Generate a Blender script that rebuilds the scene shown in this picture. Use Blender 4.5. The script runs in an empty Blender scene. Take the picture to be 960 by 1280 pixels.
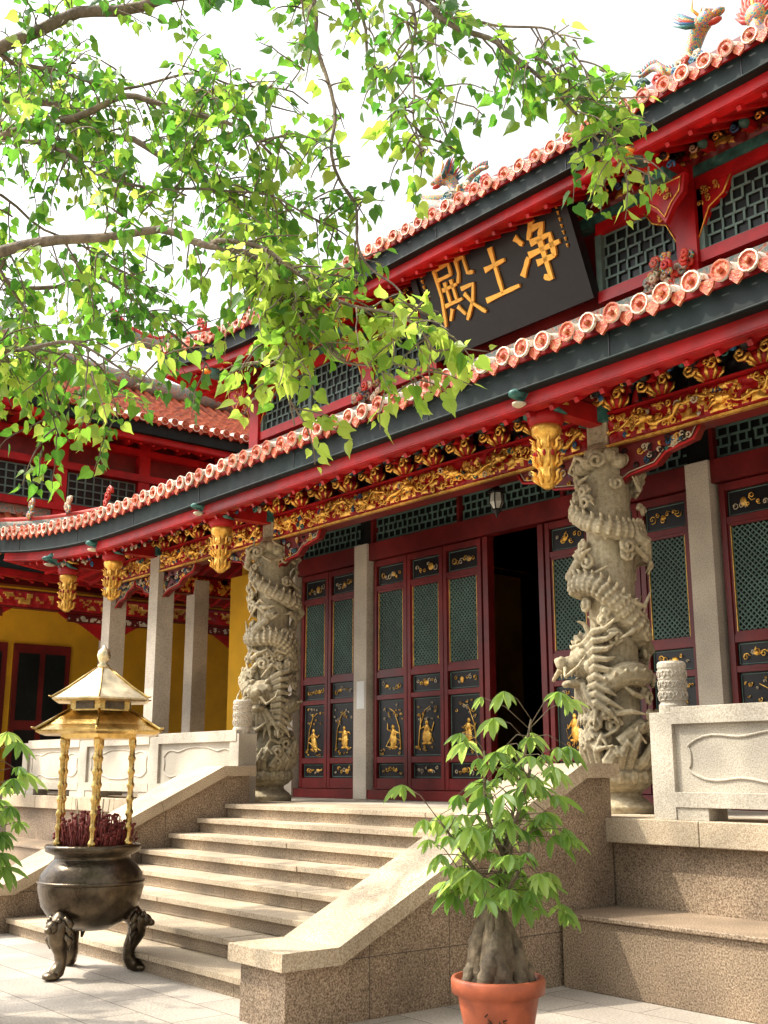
import bpy, math, random
from mathutils import Vector, Matrix, noise
random.seed(11)
R = random.random
def U(a, b): return a + (b - a) * R()
scene = bpy.context.scene
YAW = math.radians(50.6)
FL = 1.27
XC = -10.09

# ------------------------------------------------------------------ materials
MATS = {}
def mat(name, cols, scale=6, rough=.6, metal=0, bump=.0, bscale=40, grime=.25, gscale=1.3, coat=0, detail=6, spec=.4):
    m = bpy.data.materials.new(name); m.use_nodes = True
    nt = m.node_tree; N = nt.nodes; L = nt.links
    b = N["Principled BSDF"]
    tc = N.new("ShaderNodeTexCoord")
    n1 = N.new("ShaderNodeTexNoise"); n1.inputs["Scale"].default_value = scale; n1.inputs["Detail"].default_value = detail
    n1.inputs["Roughness"].default_value = .65
    L.new(tc.outputs["Object"], n1.inputs["Vector"])
    cr = N.new("ShaderNodeValToRGB")
    el = cr.color_ramp.elements
    while len(el) < len(cols): el.new(.5)
    for e, (p, c) in zip(el, cols):
        e.position = p; e.color = (c[0], c[1], c[2], 1)
    L.new(n1.outputs["Fac"], cr.inputs["Fac"])
    n2 = N.new("ShaderNodeTexNoise"); n2.inputs["Scale"].default_value = gscale; n2.inputs["Detail"].default_value = 8
    L.new(tc.outputs["Object"], n2.inputs["Vector"])
    mr = N.new("ShaderNodeMapRange"); mr.inputs["From Min"].default_value = .35; mr.inputs["From Max"].default_value = .65
    mr.inputs["To Min"].default_value = 1 - grime; mr.inputs["To Max"].default_value = 1.0 + grime * .3
    L.new(n2.outputs["Fac"], mr.inputs["Value"])
    mx = N.new("ShaderNodeMix"); mx.data_type = 'RGBA'; mx.blend_type = 'MULTIPLY'; mx.inputs["Factor"].default_value = 1
    L.new(cr.outputs["Color"], mx.inputs[6]); L.new(mr.outputs["Result"], mx.inputs[7])
    L.new(mx.outputs[2], b.inputs["Base Color"])
    rr = N.new("ShaderNodeMapRange"); rr.inputs["To Min"].default_value = max(.05, rough - .12); rr.inputs["To Max"].default_value = min(1, rough + .15)
    L.new(n2.outputs["Fac"], rr.inputs["Value"]); L.new(rr.outputs["Result"], b.inputs["Roughness"])
    b.inputs["Metallic"].default_value = metal
    b.inputs["Specular IOR Level"].default_value = spec
    if coat: b.inputs["Coat Weight"].default_value = coat; b.inputs["Coat Roughness"].default_value = .15
    if bump:
        n3 = N.new("ShaderNodeTexNoise"); n3.inputs["Scale"].default_value = bscale; n3.inputs["Detail"].default_value = 5
        L.new(tc.outputs["Object"], n3.inputs["Vector"])
        bp = N.new("ShaderNodeBump"); bp.inputs["Strength"].default_value = bump; bp.inputs["Distance"].default_value = .02
        L.new(n3.outputs["Fac"], bp.inputs["Height"]); L.new(bp.outputs["Normal"], b.inputs["Normal"])
    MATS[name] = m
    return m
def two(c, k=.75): return [(.3, tuple(x * k for x in c)), (.7, c)]
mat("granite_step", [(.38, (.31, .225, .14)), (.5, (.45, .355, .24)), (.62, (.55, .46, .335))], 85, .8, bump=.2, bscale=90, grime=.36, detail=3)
mat("granite_step_shaded", [(.38, (.19, .13, .08)), (.5, (.31, .235, .155)), (.62, (.40, .32, .22))], 85, .85, bump=.2, bscale=90, grime=.4, detail=3)  # darker copy of the step granite, riser shade put into the colour
mat("granite_wall", [(.37, (.11, .07, .042)), (.48, (.25, .175, .11)), (.57, (.34, .25, .165)), (.68, (.46, .37, .27))], 75, .65, bump=.15, bscale=80, grime=.42, detail=3)
mat("granite_light", [(.36, (.34, .29, .22)), (.5, (.48, .42, .33)), (.64, (.57, .51, .41))], 80, .8, bump=.2, bscale=70, grime=.38, detail=3)
mat("granite_post", [(.36, (.38, .32, .245)), (.5, (.52, .455, .36)), (.65, (.60, .54, .45))], 70, .75, bump=.1, grime=.3, detail=3)
mat("maroon", two((.17, .012, .011), .62), 5, .40, bump=.06, bscale=30, grime=.45, spec=.35)
mat("red", two((.44, .008, .010), .62), 5, .45, bump=.05, grime=.42, spec=.3)
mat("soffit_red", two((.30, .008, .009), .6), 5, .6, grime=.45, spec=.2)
mat("gold", [(.3, (.55, .24, .03)), (.6, (.98, .60, .13))], 12, .32, metal=.75, bump=.3, bscale=60, grime=.45)
mat("gold_leaf_letters", two((.90, .54, .09), .85), 12, .45, metal=.3, grime=.2)
mat("cream_paint", two((.66, .55, .38), .65), 12, .6, grime=.35)
mat("blue_paint", two((.03, .13, .26), .6), 12, .55, grime=.35)
mat("brass", [(.3, (.42, .27, .08)), (.6, (.80, .56, .20))], 8, .22, metal=1, bump=.12, grime=.45)
mat("pale_brass", [(.3, (.70, .52, .28)), (.6, (.92, .78, .50))], 8, .30, metal=.85, bump=.06, grime=.4, gscale=6)
mat("bronze", [(.3, (.04, .03, .022)), (.65, (.17, .13, .085))], 6, .27, metal=.9, bump=.2, bscale=25, grime=.55)
mat("ash_red", two((.28, .045, .035), .35), 30, .8)
mat("fascia", two((.009, .020, .019), .45), 3, .62, bump=.12, bscale=15, grime=.5, spec=.2)
mat("teal", [(.35, (.015, .06, .055)), (.6, (.04, .18, .15)), (.7, (.15, .28, .22))], 9, .55, grime=.4)
mat("lattice", two((.11, .19, .16), .7), 9, .55, grime=.35)
mat("black_lacquer", two((.010, .009, .010), .6), 9, .35, grime=.3, spec=.3)
mat("window_dark", two((.010, .014, .013), .6), 9, .35, grime=.3, spec=.2)
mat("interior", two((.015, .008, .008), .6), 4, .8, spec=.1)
mat("tile_cover", [(.3, (.36, .05, .016)), (.55, (.50, .10, .028)), (.74, (.58, .19, .08))], 7, .40, bump=.15, bscale=25, grime=.45, gscale=4)
mat("tile_mortar_glare", [(.36, (.48, .16, .07)), (.44, (.62, .47, .33)), (.52, (.78, .71, .59)), (.7, (.82, .76, .66))], 13, .6, bump=.4, bscale=30, grime=.3, gscale=5)  # cream mortar, with sunlit glare of the tile tops put in the colour
mat("tile_pan", [(.3, (.22, .03, .012)), (.65, (.40, .075, .025))], 5, .55, bump=.15, grime=.5, gscale=3)
mat("tile_end", [(.40, (.36, .03, .010)), (.54, (.52, .10, .03)), (.68, (.66, .38, .20))], 24, .4, bump=.7, bscale=55, grime=.35)
mat("ridge_plaster", [(.35, (.34, .045, .02)), (.48, (.40, .32, .24)), (.58, (.08, .22, .23)), (.68, (.50, .28, .06))], 14, .65, bump=.5, bscale=30, grime=.45)
mat("ornament", [(.38, (.01, .16, .30)), (.44, (.02, .32, .20)), (.49, (.70, .42, .03)), (.54, (.55, .03, .04)), (.60, (.02, .22, .40))], 20, .5, bump=.5, bscale=40, grime=.3)
mat("ornament_red", [(.4, (.44, .02, .015)), (.62, (.50, .08, .04))], 6, .5, bump=.3)
mat("yellow_wall", two((.80, .43, .015), .88), 3, .75, bump=.1, grime=.22, gscale=.8)
mat("terracotta", two((.46, .11, .045), .8), 7, .55, bump=.1, grime=.4, gscale=5)
mat("soil", two((.06, .04, .025), .5), 30, .9, bump=.6)
mat("joint", two((.10, .075, .055), .8), 30, .9)
mat("bark", [(.3, (.09, .065, .045)), (.65, (.26, .20, .14))], 14, .85, bump=.8, bscale=30, grime=.4)
mat("caudex", [(.3, (.06, .042, .025)), (.65, (.24, .18, .11))], 12, .75, bump=.9, bscale=22, grime=.5)
mat("paper", two((.75, .75, .72), .95), 3, .8)
mat("glass_lamp", two((.5, .5, .45), .8), 3, .15)
mat("hill_green", two((.05, .09, .03), .6), .5, .9, grime=.4)

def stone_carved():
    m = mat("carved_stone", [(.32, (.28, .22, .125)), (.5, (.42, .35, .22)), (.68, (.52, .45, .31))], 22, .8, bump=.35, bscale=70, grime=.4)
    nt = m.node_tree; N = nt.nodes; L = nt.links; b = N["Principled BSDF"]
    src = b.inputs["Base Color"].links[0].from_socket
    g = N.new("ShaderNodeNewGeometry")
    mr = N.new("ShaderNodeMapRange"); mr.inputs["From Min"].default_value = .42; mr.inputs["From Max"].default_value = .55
    mr.inputs["To Min"].default_value = .18; mr.inputs["To Max"].default_value = 1.18  # shade of the carved recesses, multiplied into the base colour
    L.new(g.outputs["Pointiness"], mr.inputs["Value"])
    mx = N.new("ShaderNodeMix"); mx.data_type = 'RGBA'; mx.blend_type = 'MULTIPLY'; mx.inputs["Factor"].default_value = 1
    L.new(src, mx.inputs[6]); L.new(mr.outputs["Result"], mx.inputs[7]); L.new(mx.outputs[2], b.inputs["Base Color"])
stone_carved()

def pavement():
    m = bpy.data.materials.new("pavement"); m.use_nodes = True
    nt = m.node_tree; N = nt.nodes; L = nt.links; b = N["Principled BSDF"]
    tc = N.new("ShaderNodeTexCoord")
    br = N.new("ShaderNodeTexBrick"); br.inputs["Scale"].default_value = 1
    br.inputs["Brick Width"].default_value = .9; br.inputs["Row Height"].default_value = .45
    br.inputs["Mortar Size"].default_value = .006; br.inputs["Mortar Smooth"].default_value = .3
    br.inputs["Color1"].default_value = (.48, .42, .35, 1); br.inputs["Color2"].default_value = (.37, .32, .265, 1)
    br.inputs["Mortar"].default_value = (.14, .115, .09, 1)
    L.new(tc.outputs["Object"], br.inputs["Vector"])
    n = N.new("ShaderNodeTexNoise"); n.inputs["Scale"].default_value = 60; n.inputs["Detail"].default_value = 3
    L.new(tc.outputs["Object"], n.inputs["Vector"])
    n2 = N.new("ShaderNodeTexNoise"); n2.inputs["Scale"].default_value = .9; n2.inputs["Detail"].default_value = 8
    L.new(tc.outputs["Object"], n2.inputs["Vector"])
    a = N.new("ShaderNodeMath"); a.operation = 'MULTIPLY'; L.new(n.outputs["Fac"], a.inputs[0]); L.new(n2.outputs["Fac"], a.inputs[1])
    mr = N.new("ShaderNodeMapRange"); mr.inputs["From Min"].default_value = .15; mr.inputs["From Max"].default_value = .36
    mr.inputs["To Min"].default_value = .6; mr.inputs["To Max"].default_value = 1.15
    L.new(a.outputs[0], mr.inputs["Value"])
    mx = N.new("ShaderNodeMix"); mx.data_type = 'RGBA'; mx.blend_type = 'MULTIPLY'; mx.inputs["Factor"].default_value = 1
    L.new(br.outputs["Color"], mx.inputs[6]); L.new(mr.outputs["Result"], mx.inputs[7]); L.new(mx.outputs[2], b.inputs["Base Color"])
    b.inputs["Roughness"].default_value = .7
    bp = N.new("ShaderNodeBump"); bp.inputs["Strength"].default_value = .3; bp.inputs["Distance"].default_value = .01
    L.new(n.outputs["Fac"], bp.inputs["Height"]); L.new(bp.outputs["Normal"], b.inputs["Normal"])
    MATS["pavement"] = m
pavement()

def leafmat(name, cols, trans, tmix=.5):
    m = bpy.data.materials.new(name); m.use_nodes = True
    nt = m.node_tree; N = nt.nodes; L = nt.links; b = N["Principled BSDF"]; out = N["Material Output"]
    at = N.new("ShaderNodeAttribute"); at.attribute_name = "lc"
    cr = N.new("ShaderNodeValToRGB"); el = cr.color_ramp.elements
    while len(el) < len(cols): el.new(.5)
    for e, (p, c) in zip(el, cols): e.position = p; e.color = (*c, 1)
    cr2 = N.new("ShaderNodeValToRGB"); el = cr2.color_ramp.elements
    while len(el) < len(trans): el.new(.5)
    for e, (p, c) in zip(el, trans): e.position = p; e.color = (*c, 1)
    L.new(at.outputs["Fac"], cr.inputs["Fac"]); L.new(at.outputs["Fac"], cr2.inputs["Fac"])
    L.new(cr.outputs["Color"], b.inputs["Base Color"]); b.inputs["Roughness"].default_value = .42
    b.inputs["Specular IOR Level"].default_value = .35
    t = N.new("ShaderNodeBsdfTranslucent"); L.new(cr2.outputs["Color"], t.inputs["Color"])
    ms = N.new("ShaderNodeMixShader"); ms.inputs[0].default_value = tmix
    L.new(b.outputs[0], ms.inputs[1]); L.new(t.outputs[0], ms.inputs[2]); L.new(ms.outputs[0], out.inputs["Surface"])
    MATS[name] = m
leafmat("bodhi_leaf", [(0, (.022, .075, .014)), (.6, (.05, .14, .02)), (1, (.13, .22, .03))],
        [(0, (.06, .22, .03)), (.5, (.18, .44, .04)), (.8, (.40, .66, .07)), (1, (.66, .82, .13))], .6)
leafmat("pot_leaf", [(0, (.05, .12, .025)), (.6, (.10, .20, .045)), (1, (.17, .28, .08))],
        [(0, (.16, .38, .05)), (1, (.58, .76, .16))], .52)

# ------------------------------------------------------------------ mesh builder
class MB:
    def __init__(s): s.v = []; s.f = []; s.m = []; s.s = []; s.names = []; s.lc = None
    def mi(s, n):
        if n not in s.names: s.names.append(n)
        return s.names.index(n)
    def add(s, vs, fs, m, sm=False, M=None):
        o = len(s.v)
        if M is not None: vs = [M @ Vector(p) for p in vs]
        s.v.extend([tuple(p) for p in vs]); k = s.mi(m)
        for f in fs: s.f.append([i + o for i in f]); s.m.append(k); s.s.append(sm)
    def box(s, x0, x1, y0, y1, z0, z1, m, M=None):
        vs = [(x, y, z) for z in (z0, z1) for y in (y0, y1) for x in (x0, x1)]
        s.add(vs, [(0, 2, 3, 1), (4, 5, 7, 6), (0, 1, 5, 4), (2, 6, 7, 3), (0, 4, 6, 2), (1, 3, 7, 5)], m, False, M)
    def prism(s, poly, a, b, m, axis='x'):
        n = len(poly)
        if axis == 'x': vs = [(a, p[0], p[1]) for p in poly] + [(b, p[0], p[1]) for p in poly]
        else: vs = [(p[0], a, p[1]) for p in poly] + [(p[0], b, p[1]) for p in poly]
        fs = [tuple(range(n))[::-1], tuple(range(n, 2 * n))] + [(i, (i + 1) % n, n + (i + 1) % n, n + i) for i in range(n)]
        s.add(vs, fs, m)
    def tube(s, pts, rad, m, seg=8, sm=True, M=None):
        pts = [Vector(p) for p in pts]; n = len(pts)
        if not hasattr(rad, '__len__'): rad = [rad] * n
        vs = []; t0 = (pts[1] - pts[0]).normalized()
        a = t0.orthogonal().normalized()
        for i, p in enumerate(pts):
            t = (pts[min(i + 1, n - 1)] - pts[max(i - 1, 0)])
            if t.length < 1e-9: t = t0
            t.normalize(); a = (a - t * a.dot(t))
            if a.length < 1e-6: a = t.orthogonal()
            a.normalize(); b = t.cross(a)
            for k in range(seg):
                w = 2 * math.pi * k / seg
                vs.append(p + (a * math.cos(w) + b * math.sin(w)) * rad[i])
        fs = []
        for i in range(n - 1):
            for k in range(seg):
                k2 = (k + 1) % seg
                fs.append((i * seg + k, i * seg + k2, (i + 1) * seg + k2, (i + 1) * seg + k))
        fs.append(tuple(range(seg))[::-1]); fs.append(tuple(range((n - 1) * seg, n * seg)))
        s.add(vs, fs, m, sm, M)
    def lathe(s, cx, cy, prof, m, seg=24, sm=True, rot=0, M=None):
        vs = []
        for r, z in prof:
            for k in range(seg):
                w = 2 * math.pi * k / seg + rot
                vs.append((cx + r * math.cos(w), cy + r * math.sin(w), z))
        fs = []; n = len(prof)
        for i in range(n - 1):
            for k in range(seg):
                k2 = (k + 1) % seg
                fs.append((i * seg + k, i * seg + k2, (i + 1) * seg + k2, (i + 1) * seg + k))
        fs.append(tuple(range(seg))[::-1]); fs.append(tuple(range((n - 1) * seg, n * seg)))
        s.add(vs, fs, m, sm, M)
    def ell(s, c, r, m, M=None, n=10, k=7):
        c = Vector(c); vs = []
        for i in range(1, k):
            ph = math.pi * i / k
            for j in range(n):
                w = 2 * math.pi * j / n
                vs.append(c + Vector((r[0] * math.sin(ph) * math.cos(w), r[1] * math.sin(ph) * math.sin(w), r[2] * math.cos(ph))))
        o = len(vs); vs += [c + Vector((0, 0, r[2])), c - Vector((0, 0, r[2]))]
        fs = []
        for i in range(k - 2):
            for j in range(n): fs.append((i * n + j, (i + 1) * n + j, (i + 1) * n + (j + 1) % n, i * n + (j + 1) % n))
        for j in range(n):
            fs.append((o, j, (j + 1) % n)); fs.append((o + 1, (k - 2) * n + (j + 1) % n, (k - 2) * n + j))
        s.add(vs, fs, m, True, M)
    def scroll(s, c, rr, m, hand=1, r0=.022, y=0, turns=1.4, seg=5, ph=0):
        ps = []; n = 10
        for j in range(n):
            t = j / (n - 1); a = ph + hand * t * turns * 2 * math.pi; q = rr * (1 - .82 * t)
            ps.append((c[0] + q * math.cos(a), c[1] - .03 * t, c[2] + q * math.sin(a)))
        s.tube(ps, [r0 * (1 - .35 * j / n) for j in range(n)], m, seg)
    def build(s, name, parent=None, bevel=0, loc=None, rot=0):
        me = bpy.data.meshes.new(name); me.from_pydata(s.v, [], s.f)
        for n in s.names: me.materials.append(MATS[n])
        me.polygons.foreach_set("material_index", s.m); me.polygons.foreach_set("use_smooth", s.s)
        if s.lc:
            at = me.color_attributes.new("lc", 'FLOAT_COLOR', 'POINT')
            buf = []
            lc = s.lc + [0.5] * (len(s.v) - len(s.lc))
            for c in lc: buf += [c, c, c, 1]
            at.data.foreach_set("color", buf)
        me.update()
        ob = bpy.data.objects.new(name, me); scene.collection.objects.link(ob)
        if loc: ob.location = loc
        ob.rotation_euler = (0, 0, rot)
        if parent: ob.parent = parent
        if bevel:
            b = ob.modifiers.new("bevel", 'BEVEL'); b.width = bevel; b.segments = 2; b.limit_method = 'ANGLE'; b.angle_limit = math.radians(50)
        return ob
def empty(name, loc=(0, 0, 0), rot=0):
    e = bpy.data.objects.new(name, None); scene.collection.objects.link(e); e.location = loc; e.rotation_euler = (0, 0, rot); return e

def carved(mb, o, u, v, n, W, H, lo, hi, seed=0, fs=9, depth=.05, res=.024, thr=.42, k=3.0):
    o = Vector(o); u = Vector(u); v = Vector(v); n = Vector(n)
    nu = max(3, int(W / res)); nv = max(3, int(H / res)); hs = []; vs = []
    for j in range(nv + 1):
        for i in range(nu + 1):
            x = W * i / nu; z = H * j / nv
            p = Vector((x * fs, z * fs, seed * 7.3)); w = noise.noise_vector(p * .55) * 1.6
            h = 1 - min(1, abs(noise.noise(p + w)) * k)
            e = min(x, W - x, z, H - z) / .03
            h *= max(0, min(1, e)); hs.append(h)
            vs.append(o + u * x + v * z + n * (h * depth))
    off = len(mb.v); mb.v.extend([tuple(p) for p in vs])
    a = mb.mi(lo); b = mb.mi(hi)
    for j in range(nv):
        for i in range(nu):
            q = [j * (nu + 1) + i, j * (nu + 1) + i + 1, (j + 1) * (nu + 1) + i + 1, (j + 1) * (nu + 1) + i]
            mb.f.append([x + off for x in q]); mb.m.append(b if sum(hs[x] for x in q) / 4 > thr else a); mb.s.append(True)

def relief(mb, x0, x1, z0, z1, y, big):
    cx = (x0 + x1) / 2; W = x1 - x0; H = z1 - z0
    def blob(x, z, rx, rz): mb.ell((x, y, z), (rx, .012, rz), "gold", n=8, k=5)
    if big:
        x = cx + U(-.05, .05); zb = z0 + H * U(.12, .2)
        blob(x, zb + H * .14, W * U(.11, .16), H * U(.12, .16)); blob(x + U(-.02, .02), zb + H * .27, W * U(.09, .14), H * .08); blob(x + U(-.02, .02), zb + H * .38, W * .06, H * .045)
        for q in (-1, 1):
            mb.tube([(x + q * W * .06, y - .005, zb + H * .31), (x + q * W * U(.16, .24), y - .008, zb + H * U(.16, .34)), (x + q * W * U(.2, .3), y - .005, zb + H * U(.25, .48))], [.014, .011, .007], "gold", 5)
            blob(x + q * W * .1, zb + H * .02, W * .08, H * .025)
        for q in range(3):
            mb.tube([(x + U(-.1, .1) * W, y - .004, zb + H * .25), (x + U(-.3, .3) * W, y - .004, zb + H * U(.0, .2)), (x + U(-.38, .38) * W, y - .004, zb + H * U(-.02, .3))], [.008, .008, .004], "gold", 4)
        sx = random.choice((-1, 1))
        mb.tube([(cx + sx * W * .34, y - .004, z0 + H * .12), (cx + sx * W * .28, y - .004, z0 + H * .5), (cx + sx * W * .1, y - .004, z0 + H * .78), (cx - sx * W * .1, y - .004, z0 + H * .85)], [.010, .008, .006, .004], "gold", 4)
        for _ in range(14):
            a = cx + U(-.42, .42) * W; b_ = z0 + U(.62, .94) * H; mb.scroll((a, y, b_), U(.012, .026), random.choice(("gold", "gold", "cream_paint")), random.choice((-1, 1)), .006, seg=4, ph=U(0, 6))
        for _ in range(9): mb.scroll((cx + U(-.42, .42) * W, y, z0 + U(.04, .16) * H), U(.012, .024), "gold", random.choice((-1, 1)), .006, seg=4, ph=U(0, 6))
    else:
        for k in range(6):
            mb.scroll((cx + (k - 2.5) * W * .13 + U(-.01, .01), y, (z0 + z1) / 2 + U(-.18, .18) * H), U(.08, .2) * H, random.choice(("gold", "gold", "cream_paint")), random.choice((-1, 1)), .007, seg=4, ph=U(0, 6))
        blob(cx + U(-.2, .2) * W, (z0 + z1) / 2, W * U(.05, .1), H * U(.1, .2))

def diag_lattice(mb, x0, x1, z0, z1, y, step, m, r=.008):
    W = x1 - x0; H = z1 - z0; c = -H
    while c < W:
        a = max(0, c); b = min(W, c + H)
        if b - a > .01:
            mb.tube([(x0 + a, y, z0 + a - c), (x0 + b, y, z0 + b - c)], r, m, 4, False)
            mb.tube([(x0 + a, y - .006, z1 - (a - c)), (x0 + b, y - .006, z1 - (b - c))], r, m, 4, False)
        c += step
def fret(mb, x0, x1, z0, z1, y, m, s=.13, t=.012):
    nz = max(2, round((z1 - z0) / s)); h = (z1 - z0) / nz
    for j in range(nz + 1):
        z = z0 + j * h; x = x0
        while x < x1:
            xe = min(x1, x + s * U(1.2, 2.6)); mb.box(x, xe, y - t, y, z - t, z + t, m); x = xe + (s * .35 if 0 < j < nz else 0)
    for j in range(nz):
        x = x0 + (s * .5 if j % 2 else s * .15)
        while x < x1:
            mb.box(x - t, x + t, y - t * .8, y + .002, z0 + j * h, z0 + (j + 1) * h, m); x += s * (1.0 if j % 2 else 1.25)

# ------------------------------------------------------------------ roofs
def slope(mb, o, u, v, L, V, zE, zT, hipk=1., lift=.45, ls=5., pitch=.27, OV=1.3, zS=.5):
    o = Vector((o[0], o[1], 0)); u = Vector((u[0], u[1], 0)); v = Vector((v[0], v[1], 0))
    def W(s, d, dz=0, dd=0):
        t = d / V
        a = max(0, 1 - min(s, L - s) / ls)
        z = zE + (zT - zE) * (.7 * t + .3 * t * t) + lift * a ** 1.8 * max(0, 1 - t * 1.4) + dz
        p = o + u * s + v * (d + dd); p.z = z
        return p
    N = int(L / .4); K = 8; vs = []; fs = []
    for j in range(K + 1):
        d = V * j / K; a0 = hipk * d
        for i in range(N + 1): vs.append(W(a0 + (L - 2 * a0) * i / N, d, -.02))
    for j in range(K):
        for i in range(N): fs.append((j * (N + 1) + i, j * (N + 1) + i + 1, (j + 1) * (N + 1) + i + 1, (j + 1) * (N + 1) + i))
    mb.add(vs, fs, "tile_pan", True)
    n = int(L / pitch); TL = .36
    for i in range(n + 1):
        s0 = (L - n * pitch) / 2 + i * pitch + U(-.010, .010); dm = min(V, min(s0, L - s0) / hipk)
        if dm < .15: continue
        zj = U(-.010, .010); ej = U(-.02, .02)
        def rings(d0, dstop, TLx, m, k0, k1):
            vs = []; fs = []; d = d0; j = 0
            while d < dstop - .02:
                e = min(dstop, d + TLx)
                for dd, r in ((d, k0), (e, k1)):
                    for k in range(6):
                        w = math.pi * k / 5
                        vs.append(W(s0 + r * math.cos(w) * 1.0, dd, r * math.sin(w) + zj))
                b = j * 12
                for k in range(5): fs.append((b + k, b + k + 1, b + 6 + k + 1, b + 6 + k))
                if j:
                    for k in range(5): fs.append((b - 6 + k, b - 6 + k + 1, b + k + 1, b + k))
                d = e; j += 1
            mb.add(vs, fs, m, True)
        rings(-.05 + ej, dm, TL, "tile_cover", .082, .066)
        rings(-.055 + ej, U(.04, .12), .30, "tile_mortar_glare", .090, .085)
        c = W(s0, -.06 + ej, .015 + zj)
        disc = [c + u * (.093 * math.cos(2 * math.pi * k / 12)) + Vector((0, 0, .093 * math.sin(2 * math.pi * k / 12))) for k in range(12)]
        disc2 = [p - v * .03 for p in disc]; cc = c - v * .03
        inner = [cc + (p - cc) * .86 for p in disc2]
        mb.add(disc2 + inner, [(k, (k + 1) % 12, 12 + (k + 1) % 12, 12 + k) for k in range(12)], "tile_mortar_glare" if R() < .6 else "tile_cover")
        inn2 = [cc + v * .012 + (p - cc) * .8 for p in inner]
        mb.add(inner + inn2, [(k, (k + 1) % 12, 12 + (k + 1) % 12, 12 + k) for k in range(12)] + [tuple(range(12, 24))], "tile_end")
        mb.ell(cc, (.03, .03, .03), "tile_end", n=7, k=5)
        mb.add(disc + disc2, [(k, (k + 1) % 12, 12 + (k + 1) % 12, 12 + k) for k in range(12)], "tile_mortar_glare")
        if i < n:
            sm_ = s0 + pitch / 2
            pl = [(-.075, -.0), (.075, .0), (.062, -.07), (0, -.13), (-.062, -.07)]
            c = W(sm_, -.04, -.02); A = [c + u * a + Vector((0, 0, b)) for a, b in pl]; B = [p - v * .025 for p in A]
            mb.add(A + B, [(5, 6, 7, 8, 9), (4, 3, 2, 1, 0)] + [(k, (k + 1) % 5, 5 + (k + 1) % 5, 5 + k) for k in range(5)], "tile_end")
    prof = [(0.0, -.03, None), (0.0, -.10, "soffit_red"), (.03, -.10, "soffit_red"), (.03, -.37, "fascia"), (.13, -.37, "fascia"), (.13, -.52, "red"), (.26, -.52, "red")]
    N = int(L / .5)
    def col(s):
        r = []
        for d, dz, _ in prof:
            ss = max(d, min(L - d, s)); p = W(ss, 0, dz); p += v * d; r.append(p)
        ss = max(OV, min(L - OV, s)) if hipk else s
        p = o + u * ss + v * OV; p.z = zE - .52 + zS; r.append(p); return r
    cols = [col(L * i / N) for i in range(N + 1)]; P = len(cols[0])
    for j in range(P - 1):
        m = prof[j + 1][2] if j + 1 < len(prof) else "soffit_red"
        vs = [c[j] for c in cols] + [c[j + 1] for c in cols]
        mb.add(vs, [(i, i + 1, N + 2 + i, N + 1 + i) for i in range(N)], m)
    # lap joints and small moulding on the fascia board
    s_ = 1.1
    while s_ < L - .5:
        a = W(s_, 0, -.11) + v * .028; b = W(s_, 0, -.365) + v * .028; mb.tube([a, b], .006, "black_lacquer", 4, False); s_ += U(1.9, 2.5)
    mb.tube([W(L * i / N, 0, -.355) + v * .024 for i in range(N + 1)], .014, "fascia", 5)
    mb.tube([W(max(.13, min(L - .13, L * i / N)), 0, -.50) + v * .125 for i in range(N + 1)], .014, "red", 5)
    k = int(L / .3)
    for i in range(1, k):
        s = L * i / k
        if s < OV * .4 or s > L - OV * .4: continue
        a = W(s, 0, -.56) + v * .2
        ss = max(OV, min(L - OV, s)); b = o + u * ss + v * OV; b.z = zE - .55 + zS
        mb.tube([a, b], .035, "red", 4, False)
    return W

def hipridge(mb, W, L, V, hipk, m="ridge_plaster", r=.12, flare=.9, left=True):
    pts = []
    for j in range(13):
        d = V * (1 - j / 12); s = hipk * d if left else L - hipk * d
        pts.append(W(max(.02, min(L - .02, s)), d, .1))
    e = pts[-1]; dr = (e - pts[-3]); dr.z = 0; dr.normalize()
    for q, hgt in ((.25, .06), (.5, .2), (.7, .42), (.82, .68), (.78, .85)):
        pts.append(e + dr * q * flare + Vector((0, 0, hgt * flare)))
    rad = [r] * 13 + [r * .95, r * .8, r * .6, r * .4, r * .12]
    mb.tube(pts, rad, m, 8)
    mb.tube([p + Vector((0, 0, r)) for p in pts[:-1]], [x * .55 for x in rad[:-1]], "ornament_red", 6)
    for p in pts[6:13:2]:
        for q in range(3): mb.scroll((p.x + U(-.1, .1), p.y - .1, p.z + .2 + .1 * q), U(.06, .12), random.choice(("ornament", "cream_paint", "ornament_red")), random.choice((-1, 1)), .035, ph=U(0, 6))
    return pts

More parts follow.
